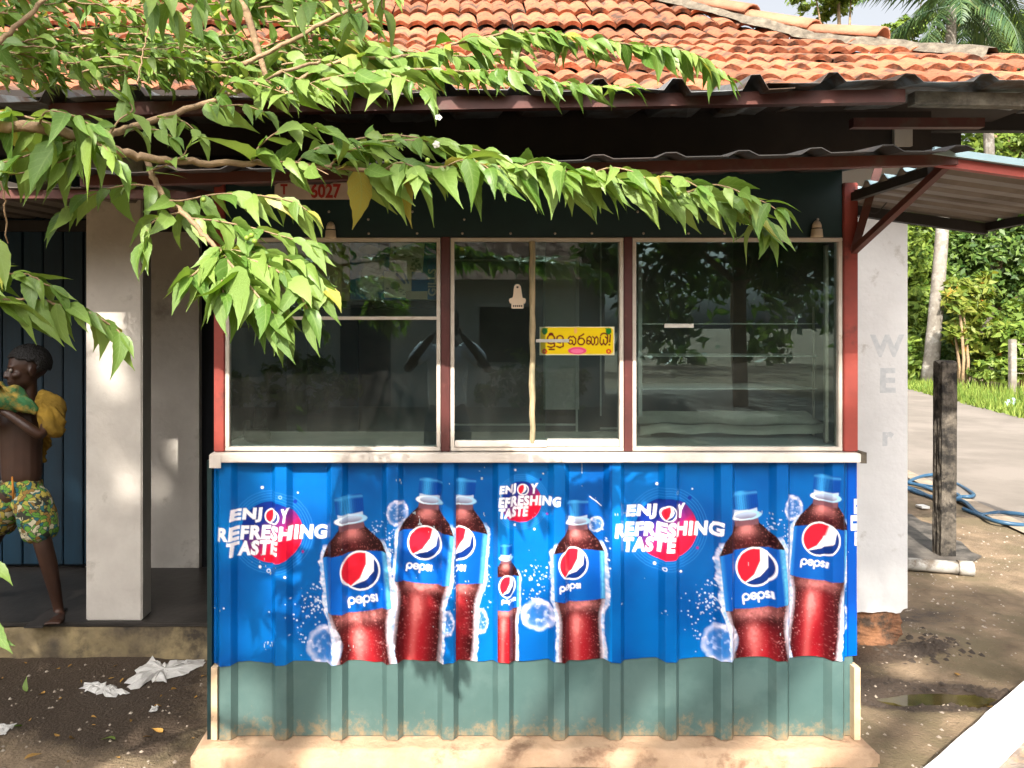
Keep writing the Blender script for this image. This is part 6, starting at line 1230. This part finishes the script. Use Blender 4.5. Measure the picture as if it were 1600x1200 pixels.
for k in range(60):
    x, y = (r_.uniform(-2.3, -0.95), r_.uniform(-0.35, 0.75)) if k < 45 else (r_.uniform(1.6, 3.6), r_.uniform(-0.3, 2)); Mx = Matrix.Translation((x, y, float(ground_h(np.array(x), np.array(y))) + 0.006)) @ Matrix.Rotation(r_.uniform(0, 6.3), 4, 'Z') @ Matrix.Rotation(r_.uniform(-0.5, 0.5), 4, 'Y') @ Matrix.Diagonal((0.035, 0.035, 0.035, 1))
    A = np.array(Mx)[:3, :3] * r_.uniform(0.5, 1.2); Vs.append(LV[k % 10] @ A.T + np.array(Mx)[:3, 3]); Fs.append(LF + o_); o_ += len(LV[0])
tag(link('leaf_litter', mesh_np('leaf_litter', np.concatenate(Vs), np.concatenate(Fs), 'dry_leaf', True)), 'small dry leaf crumbs scattered over the bare soil', 'leaf litter', kind='stuff')
# gravel and crumbs
V = []; Fq = []
ico = [(0, 0, 1), (0.9, 0, 0.1), (0.2, 0.8, 0), (-0.8, 0.4, 0.1), (-0.6, -0.6, 0), (0.4, -0.8, 0.1)]; icf = [(0, 1, 2), (0, 2, 3), (0, 3, 4), (0, 4, 5), (0, 5, 1)]
for k in range(5200):
    if k % 8 == 0: x, y = r_.uniform(-2.4, -0.95), r_.uniform(-0.35, 0.75)
    else: x, y = r_.uniform(1.56, 4.3), r_.uniform(-0.4, 3.2)
    s = 0.002 + 0.010 * r_.random() ** 5; z = float(ground_h(np.array(x), np.array(y))); o_ = len(V); a = r_.uniform(0, 6.3); c_, s_ = math.cos(a), math.sin(a)
    V += [(x + s * (p[0] * c_ - p[1] * s_), y + s * (p[0] * s_ + p[1] * c_), z + s * p[2] * r_.uniform(0.5, 1) - 0.001) for p in ico]; Fq += [tuple(q + o_ for q in f) for f in icf]
tag(link('gravel', mesh_np('gravel', V, Fq, 'pebble')), 'small pale stones and crumbs scattered on the bare earth', 'gravel', kind='stuff')
# clods of earth along the eroded wall foot and puddle rim
V = []; Fq = []
for k in range(420):
    if k % 2: x, y = r_.gauss(2.28, 0.10), r_.gauss(0.93, 0.07)
    else: a = r_.uniform(0, 6.28); x, y = 2.0 + 0.36 * math.cos(a) + r_.gauss(0, 0.04), 0.47 + 0.11 * math.sin(a) + r_.gauss(0, 0.02)
    s = r_.uniform(0.006, 0.022); z = float(ground_h(np.array(x), np.array(y))); o_ = len(V); V += [(x + s * p[0], y + s * p[1] * r_.uniform(0.6, 1.2), z + s * p[2] * r_.uniform(0.3, 0.9) - 0.002) for p in ico]; Fq += [tuple(q + o_ for q in f) for f in icf]
tag(link('earth_clods', mesh_np('earth_clods', V, Fq, 'clod', False)), 'dark clods of wet earth by the wall foot and the puddle', 'soil', kind='stuff')

# ================================================================== VEGETATION BEYOND THE ROAD
def crown_mesh(name, blobs, n, lsz, m, seed, org):
    """leaf-sized faces clustered on clumps spread through ellipsoid blobs"""
    r = np.random.default_rng(seed); P_ = []; N_ = []; tot = sum(b_[1][0] * b_[1][2] for b_ in blobs)
    for c, rad in blobs:
        k = int(n * rad[0] * rad[2] / tot); nc = max(6, k // 45); v = r.normal(size=(nc, 3)); v /= np.linalg.norm(v, axis=1)[:, None]; rr = r.uniform(0.55, 1.05, nc)[:, None]; cc = np.array(c) + v * rr * np.array(rad)
        i = r.integers(0, nc, k); P_.append(cc[i] + r.normal(size=(k, 3)) * np.array(rad) * 0.14); N_.append(v[i] * 0.8 + r.normal(size=(k, 3)) * 0.7 + np.array([0, -0.3, 0.5]))
    p = np.concatenate(P_); nn = np.concatenate(N_); nn /= np.linalg.norm(nn, axis=1)[:, None]; k = len(p); a = np.cross(nn, r.normal(size=(k, 3))); a /= np.linalg.norm(a, axis=1)[:, None]; b_ = np.cross(nn, a); s = lsz * r.uniform(0.6, 1.4, k)[:, None]
    V = np.stack([p - a * s, p - b_ * s * 0.42 + nn * s * 0.12, p + a * s, p + b_ * s * 0.42 + nn * s * 0.12], 1).reshape(-1, 3) - np.array(org); return mesh_np(name, V, np.arange(4 * k).reshape(-1, 4), m)
def plant(name, label, cat, base, blobs, n, lsz, m, seed, trunk=0.08, group=None, tm='thin_bark'):
    e = empty(name, base); base = Vector(base); tag(e, label, cat, group); link('crown', crown_mesh('crown', blobs, n, lsz, m, seed, base), e); c = Vector(blobs[0][0]) - base; r = random.Random(seed); mb = MB()
    mb.tube([(0, 0, -0.1), c * 0.35 + Vector((r.gauss(0, 0.1), r.gauss(0, 0.1), 0)), c * 0.8, c], [trunk, trunk * 0.8, trunk * 0.6, trunk * 0.3], 8)
    for q, rad in blobs: mb.tube([c * 0.55, (c * 0.55).lerp(Vector(q) - base, 0.6) + Vector((0, 0, 0.1)), Vector(q) - base], [trunk * 0.5, trunk * 0.35, trunk * 0.12], 6)
    mb.build('trunk', tm, e, True); return e
def GB(px, d): q = P(px, 0, d); return (q.x, q.y, GZ)
def bl(px, py, d, rx, rz, ry=None): return (tuple(P(px, py, d)), (rx * d / F, (ry or rx * d / F), rz * d / F))
plant('roadside_tree', 'dense dark tree with small leaves behind the old post', 'tree', GB(1570, 24), [bl(1560, 400, 24, 60, 70, 1.6), bl(1500, 420, 24.5, 50, 60, 1.4), bl(1610, 330, 24, 60, 70, 1.6), bl(1545, 320, 25, 70, 50, 1.6), bl(1600, 470, 23.6, 50, 50, 1.2)], 15300, 0.115, 'dark_leaf', 1, 0.2, 'trees beyond the road')
plant('roadside_tree', 'bright green leafy tree directly right of the house wall', 'tree', GB(1425, 24), [bl(1432, 480, 24, 32, 50, 1.0), bl(1410, 400, 24.5, 45, 55, 1.2), bl(1440, 545, 23.6, 30, 35, 0.8), bl(1475, 520, 24, 26, 40, 0.8)], 10200, 0.108, 'tree_leaf', 2, 0.12, 'trees beyond the road')
plant('roadside_tree', 'sunlit tree showing between the side awning and the roof', 'tree', GB(1560, 27), [bl(1560, 240, 27, 60, 40, 2), bl(1620, 225, 27, 50, 50, 2), bl(1500, 270, 27.5, 45, 45, 1.8), bl(1450, 300, 28, 50, 50, 2)], 13600, 0.144, 'tree_leaf', 3, 0.22, 'trees beyond the road')
plant('roadside_tree', 'pale feathery tree above the right end of the roof', 'tree', GB(1590, 26), [bl(1590, 60, 26, 40, 35, 1.6), bl(1545, 90, 26.5, 38, 28, 1.5), bl(1625, 100, 26, 40, 40, 1.6), bl(1500, 95, 27, 30, 22, 1.4)], 13600, 0.101, 'tree_leaf', 4, 0.2, 'trees beyond the road')
plant('roadside_tree', 'thin tree with sparse leaves against the sky above the roof', 'tree', GB(1415, 30), [bl(1400, 55, 30, 22, 16, 1), bl(1428, 40, 30, 18, 20, 1), bl(1445, 62, 30, 20, 14, 1), bl(1385, 48, 29, 12, 8, 0.8)], 2550, 0.122, 'tree_leaf', 5, 0.12, 'trees beyond the road')
plant('roadside_tree', 'leafy treetop at the edge of the picture above the ridge', 'tree', GB(1330, 33), [bl(1310, 4, 33, 30, 12, 1.5), bl(1275, -4, 33, 30, 10, 1.5), bl(1330, -20, 33, 40, 16, 2)], 2720, 0.144, 'tree_leaf', 6, 0.2, 'trees beyond the road')
plant('roadside_shrub', 'yellow green shrub with orange leaves right of the palm trunk', 'shrub', GB(1530, 20.5), [bl(1530, 520, 20.5, 32, 32, 0.8), bl(1560, 545, 20.3, 30, 32, 0.8), bl(1515, 460, 21, 28, 32, 0.8)], 4420, 0.122, 'yellow_leaf', 7, 0.05, 'shrubs beyond the road')
plant('roadside_shrub', 'dark creeper-covered shrub right behind the palm trunk', 'shrub', GB(1490, 22.5), [bl(1490, 540, 22.5, 24, 45, 0.8), bl(1485, 490, 22.5, 22, 35, 0.8)], 4420, 0.101, 'dark_leaf', 8, 0.06, 'shrubs beyond the road')
plant('roadside_shrub', 'bushy green shrub at the right edge beside the fence post', 'shrub', GB(1600, 19.5), [bl(1605, 540, 19.5, 40, 45, 1.0), bl(1640, 500, 19.5, 45, 60, 1.0), bl(1560, 580, 19.6, 40, 18, 0.6)], 6120, 0.115, 'tree_leaf', 9, 0.06, 'shrubs beyond the road')
plant('roadside_shrub', 'low leafy shrub at the foot of the bright green tree', 'shrub', GB(1428, 22.6), [bl(1426, 568, 22.6, 24, 22, 0.7), bl(1405, 560, 22.6, 30, 30, 0.8)], 3740, 0.108, 'tree_leaf', 10, 0.05, 'shrubs beyond the road')
tag(link('far_wood', crown_mesh('far_wood', [bl(1500, 430, 32, 110, 130, 2), bl(1640, 380, 32, 110, 150, 2), bl(1400, 430, 34, 90, 120, 2), bl(1800, 380, 30, 150, 170, 2)], 11000, 0.3, 'dark_leaf', 11, (0, 0, 0))), 'deep green mass of woodland beyond the roadside trees', 'woodland', kind='stuff')
# coconut palm with pale trunk
base = P(1452, 601, 21.6); base.z = GZ; e = empty('coconut_palm', base); tag(e, 'tall coconut palm with a thick pale trunk beyond the road', 'palm'); topp = P(1486, 10, 21.6) - base
tp = [topp * s + Vector((0.12 * math.sin(3 * s), 0, 0)) for s in np.linspace(0, 1, 26)]; mb = MB(); mb.tube(tp, [0.19 - 0.07 * s + 0.05 * math.exp(-s * 14) + 0.006 * (k % 2) for k, s in enumerate(np.linspace(0, 1, 26))], 14); mb.build('trunk', 'palm_bark', e, True)
def frond(root, az, el, length, droop, m, seed, parent, nl=34, lw=0.035, ll=0.7):
    r = random.Random(seed); p = Vector((0, 0, 0)); a = el; pts = [p.copy()]; seg = length / 12
    for k in range(12): p = p + Vector((math.cos(az) * math.cos(a), math.sin(az) * math.cos(a), math.sin(a))) * seg; a -= droop / 12; pts.append(p.copy())
    mb = MB(); mb.tube(pts, [0.03 - 0.002 * k for k in range(13)], 5)
    for k in range(nl):
        s = 0.12 + 0.88 * k / nl; i = min(11, int(s * 12)); q = pts[i].lerp(pts[i + 1], s * 12 - i); t_ = (pts[i + 1] - pts[i]).normalized(); sd_ = t_.cross(Vector((0, 0, 1))).normalized(); L_ = ll * math.sin(math.pi * min(1, 0.18 + s * 0.8)) * r.uniform(0.8, 1.15)
        for g_ in (-1, 1):
            d_ = (sd_ * g_ + t_ * 0.55 + Vector((0, 0, -0.55 + r.gauss(0, 0.15)))).normalized(); w_ = t_ * lw; mid = q + d_ * L_ * 0.5; tip = q + d_ * L_ + Vector((0, 0, -0.22 * L_)); mb.add([q - w_ * 0.6, q + w_ * 0.6, mid + w_, tip, mid - w_], [(0, 1, 2, 3, 4)])
    o = mb.build('frond', m, parent); o.location = root; return o
for k in range(15): frond(topp, k * 2.399, R(62 - 7.0 * k), 3.3, R(70 + 3 * k), 'palm_leaf', k, e)
e2 = empty('coconut_palm', GB(1540, 24)); tag(e2, 'second palm whose dark drooping fronds hang beside the sky', 'palm'); b2_ = Vector(e2.location); t2 = P(1535, -30, 24) - b2_
mb = MB(); mb.tube([(0, 0, -0.1), t2 * 0.5 + Vector((0.2, 0, 0)), t2], [0.2, 0.15, 0.12], 12); mb.build('trunk', 'palm_bark', e2, True)
for k in range(16): frond(t2, k * 2.399 + 1, R(50 - 8 * k), 3.0, R(85), 'palm_leaf', 30 + k, e2)
# thin sapling stems, fence posts with wires
for k, (x, d, h, lb) in enumerate(((1503, 20, 2.3, 'leftmost of the thin bare sapling stems right of the palm trunk'), (1510, 20.2, 2.0, 'middle one of the thin bare sapling stems right of the palm trunk'), (1496, 20.4, 1.6, 'shortest thin sapling stem nearest the palm trunk'))):
    b0 = Vector(GB(x, d)); e = empty('sapling', b0); tag(e, lb, 'sapling', 'thin saplings beyond the road'); MB().tube([(0, 0, -0.05), (0.05, 0, h * 0.35), (0.0, 0.02, h * 0.7), (-0.08, 0, h)], [0.045, 0.04, 0.035, 0.02], 7).build('trunk', 'thin_bark', e, True)
    c = b0 + Vector((-0.08, 0, h)); link('crown', crown_mesh('crown', [(tuple(c), (0.5, 0.4, 0.35))], 220, 0.16, 'yellow_leaf', 60 + k, b0), e)
for x, d, lb in ((1582, 18.5, 'grey concrete fence post on the grass beyond the road'),):
    b0 = Vector(GB(x, d)); e = empty('fence_post', b0); tag(e, lb, 'fence post'); MB().bbox(-0.07, 0.07, -0.06, 0.06, -0.1, 1.32, 0.012).build('post', 'palm_bark', e)
    for z in (0.5, 0.85, 1.2): MB().tube([(0, 0, z), (1.5, -1.2, z + 0.02), (3, -2.4, z)], 0.006, 5).build('wire', 'screw', e)
ragged('plastic_bottle_litter', 'pale blue plastic litter on the roadside grass', 'litter', [(1565, 634), (1590, 632), (1592, 638), (1568, 640)], 'blue_edge', 0.12, None, 8)

# ================================================================== OPPOSITE SIDE (mirrored in the windows)
e = empty('opposite_house', (-1.5, -12.5, GZ)); tag(e, 'low white house across the yard, seen mirrored in the windows', 'house'); oo = Vector(e.location)
wl = MB(); wl.box(-6, 4.5, -5, 0, 0, 2.7); wl.build('wall', 'far_plaster', e)
mb = MB(); mb.add([(-6.6, 0.8, 2.5), (5.0, 0.8, 2.5), (5.0, -2.5, 4.1), (-6.6, -2.5, 4.1), (-6.6, -5.8, 2.5), (5.0, -5.8, 2.5)], [(0, 1, 2, 3), (3, 2, 5, 4), (0, 3, 4), (1, 5, 2)]); mb.build('roof', 'far_roof', e)
for x in (-4.2, 2.2):
    o = MB().box(x, x + 1.1, 0.0, 0.04, 0.9, 2.0).build('window', 'dark_wood', e); MB().box(x - 0.08, x + 1.18, -0.01, 0.02, 2.0, 2.08).build('frame', 'white_paint', o)
MB().box(-0.6, 0.4, 0.0, 0.04, 0.02, 2.05).build('door', 'blue_plank', e)
for k, (x, y, h, r0) in enumerate(((-7, -10, 3.4, 2.0), (5.5, -12, 4.2, 2.4), (9, -9, 3.6, 2.0), (0, -19, 5.5, 3.0), (-10, -16, 5.5, 3.0), (8, -19, 6, 3.2))):
    plant('yard_tree', ['broad tree left of the opposite house, mirrored in the windows', 'large tree right of the opposite house, mirrored in the windows', 'tree far right of the opposite house, mirrored in the windows', 'tall tree behind the middle of the opposite house, mirrored', 'tall tree behind the left end of the opposite house, mirrored', 'tallest tree behind the right end of the opposite house, mirrored'][k], 'tree', (x, y, GZ), [((x, y, h), (r0, r0, r0 * 0.7)), ((x + r0 * 0.6, y, h - 0.5), (r0 * 0.7, r0 * 0.7, r0 * 0.6)), ((x - r0 * 0.7, y, h - 0.7), (r0 * 0.7, r0 * 0.7, r0 * 0.6))], 5200, 0.17, 'dark_leaf', 70 + k, 0.16, 'trees round the opposite house')
for k, x in enumerate((-4.5, -2.8, 1.5)):
    plant('garden_shrub', ['left low shrub before the opposite house, mirrored in glass', 'middle low shrub before the opposite house, mirrored in glass', 'right low shrub before the opposite house, mirrored in glass'][k], 'shrub', (x, -11.2, GZ), [((x, -11.2, 0.5), (0.8, 0.5, 0.5)), ((x + 0.5, -11.2, 0.4), (0.6, 0.5, 0.4))], 900, 0.1, 'tree_leaf', 90 + k, 0.04, 'shrubs before the opposite house')

# tall shade tree behind the photographer: crown clumps placed along sun rays to shade the yard
SH = [((-2.2, -8.4, 8.2), (0.8, 0.25, 0.30)), ((-1.1, -8.4, 8.18), (0.8, 0.25, 0.30)), ((-3.1, -8.4, 8.15), (0.7, 0.25, 0.32)), ((-4.0, -8.4, 8.2), (0.9, 0.3, 0.4)), ((-5.2, -8.4, 8.4), (1.0, 0.3, 0.6)), ((-3.7, -8.4, 9.1), (0.9, 0.3, 0.65)), ((-5.0, -8.4, 9.3), (1.0, 0.3, 0.7)), ((-3.8, -8.4, 9.8), (0.9, 0.3, 0.45)), ((-0.1, -8.4, 8.3), (0.6, 0.25, 0.40)), ((0.25, -8.4, 9.1), (0.55, 0.3, 0.85)), ((0.8, -8.4, 8.5), (0.6, 0.3, 0.5)), ((0.3, -8.4, 10.0), (0.6, 0.3, 0.5))]
e = plant('shade_tree', 'tall broad tree behind the photographer that shades the yard, mirrored in the windows', 'tree', (-4.6, -9.2, GZ), SH, 9500, 0.13, 'dark_leaf', 120, 0.24)
# crown leaves culled to let sun onto the near sprays and dapple the pillar
ob = [c for c in e.children if c.name.startswith('crown')][0]; me = ob.data; V = np.zeros(len(me.vertices) * 3, np.float32); me.vertices.foreach_get('co', V); V = V.reshape(-1, 4, 3); c = V.mean(1) + np.array(e.location)
k = (-1.22 - c[:, 1]) / (-sd.y); q = c - np.array(sd)[None] * k[:, None]; dd = 1.58; px_ = PX + q[:, 0] * F / dd; py_ = PY - (q[:, 2] - CAM.z) * F / dd
gap = ((px_ > 200) & (px_ < 580) & (py_ > 250) & (py_ < 620)) | ((px_ > 350) & (px_ < 1250) & (py_ > 150) & (py_ < 430)) | ((px_ > -60) & (px_ < 240) & (py_ > 120) & (py_ < 560))
hh_ = c[:, 2] - (c[:, 1] + 8.4) * 0.889; gap |= (hh_ > 8.25) & (c[:, 0] < -2.9) & (noise2(c[:, 0], hh_, 0.21, 77) > 0.57) 
V = V[~gap].reshape(-1, 3); ob.data = mesh_np('crown', V, np.arange(len(V)).reshape(-1, 4), 'dark_leaf'); print('shade gaps', gap.sum(), len(gap))

tag(link('yard_wood', crown_mesh('yard_wood', [((x, -27 - (k % 3), 3.2), (3.6, 1.5, 3.4)) for k, x in enumerate(range(-24, 28, 5))], 9000, 0.3, 'dark_leaf', 140, (0, 0, 0))), 'belt of dark trees far behind the photographer, mirrored in the windows', 'woodland', kind='stuff')
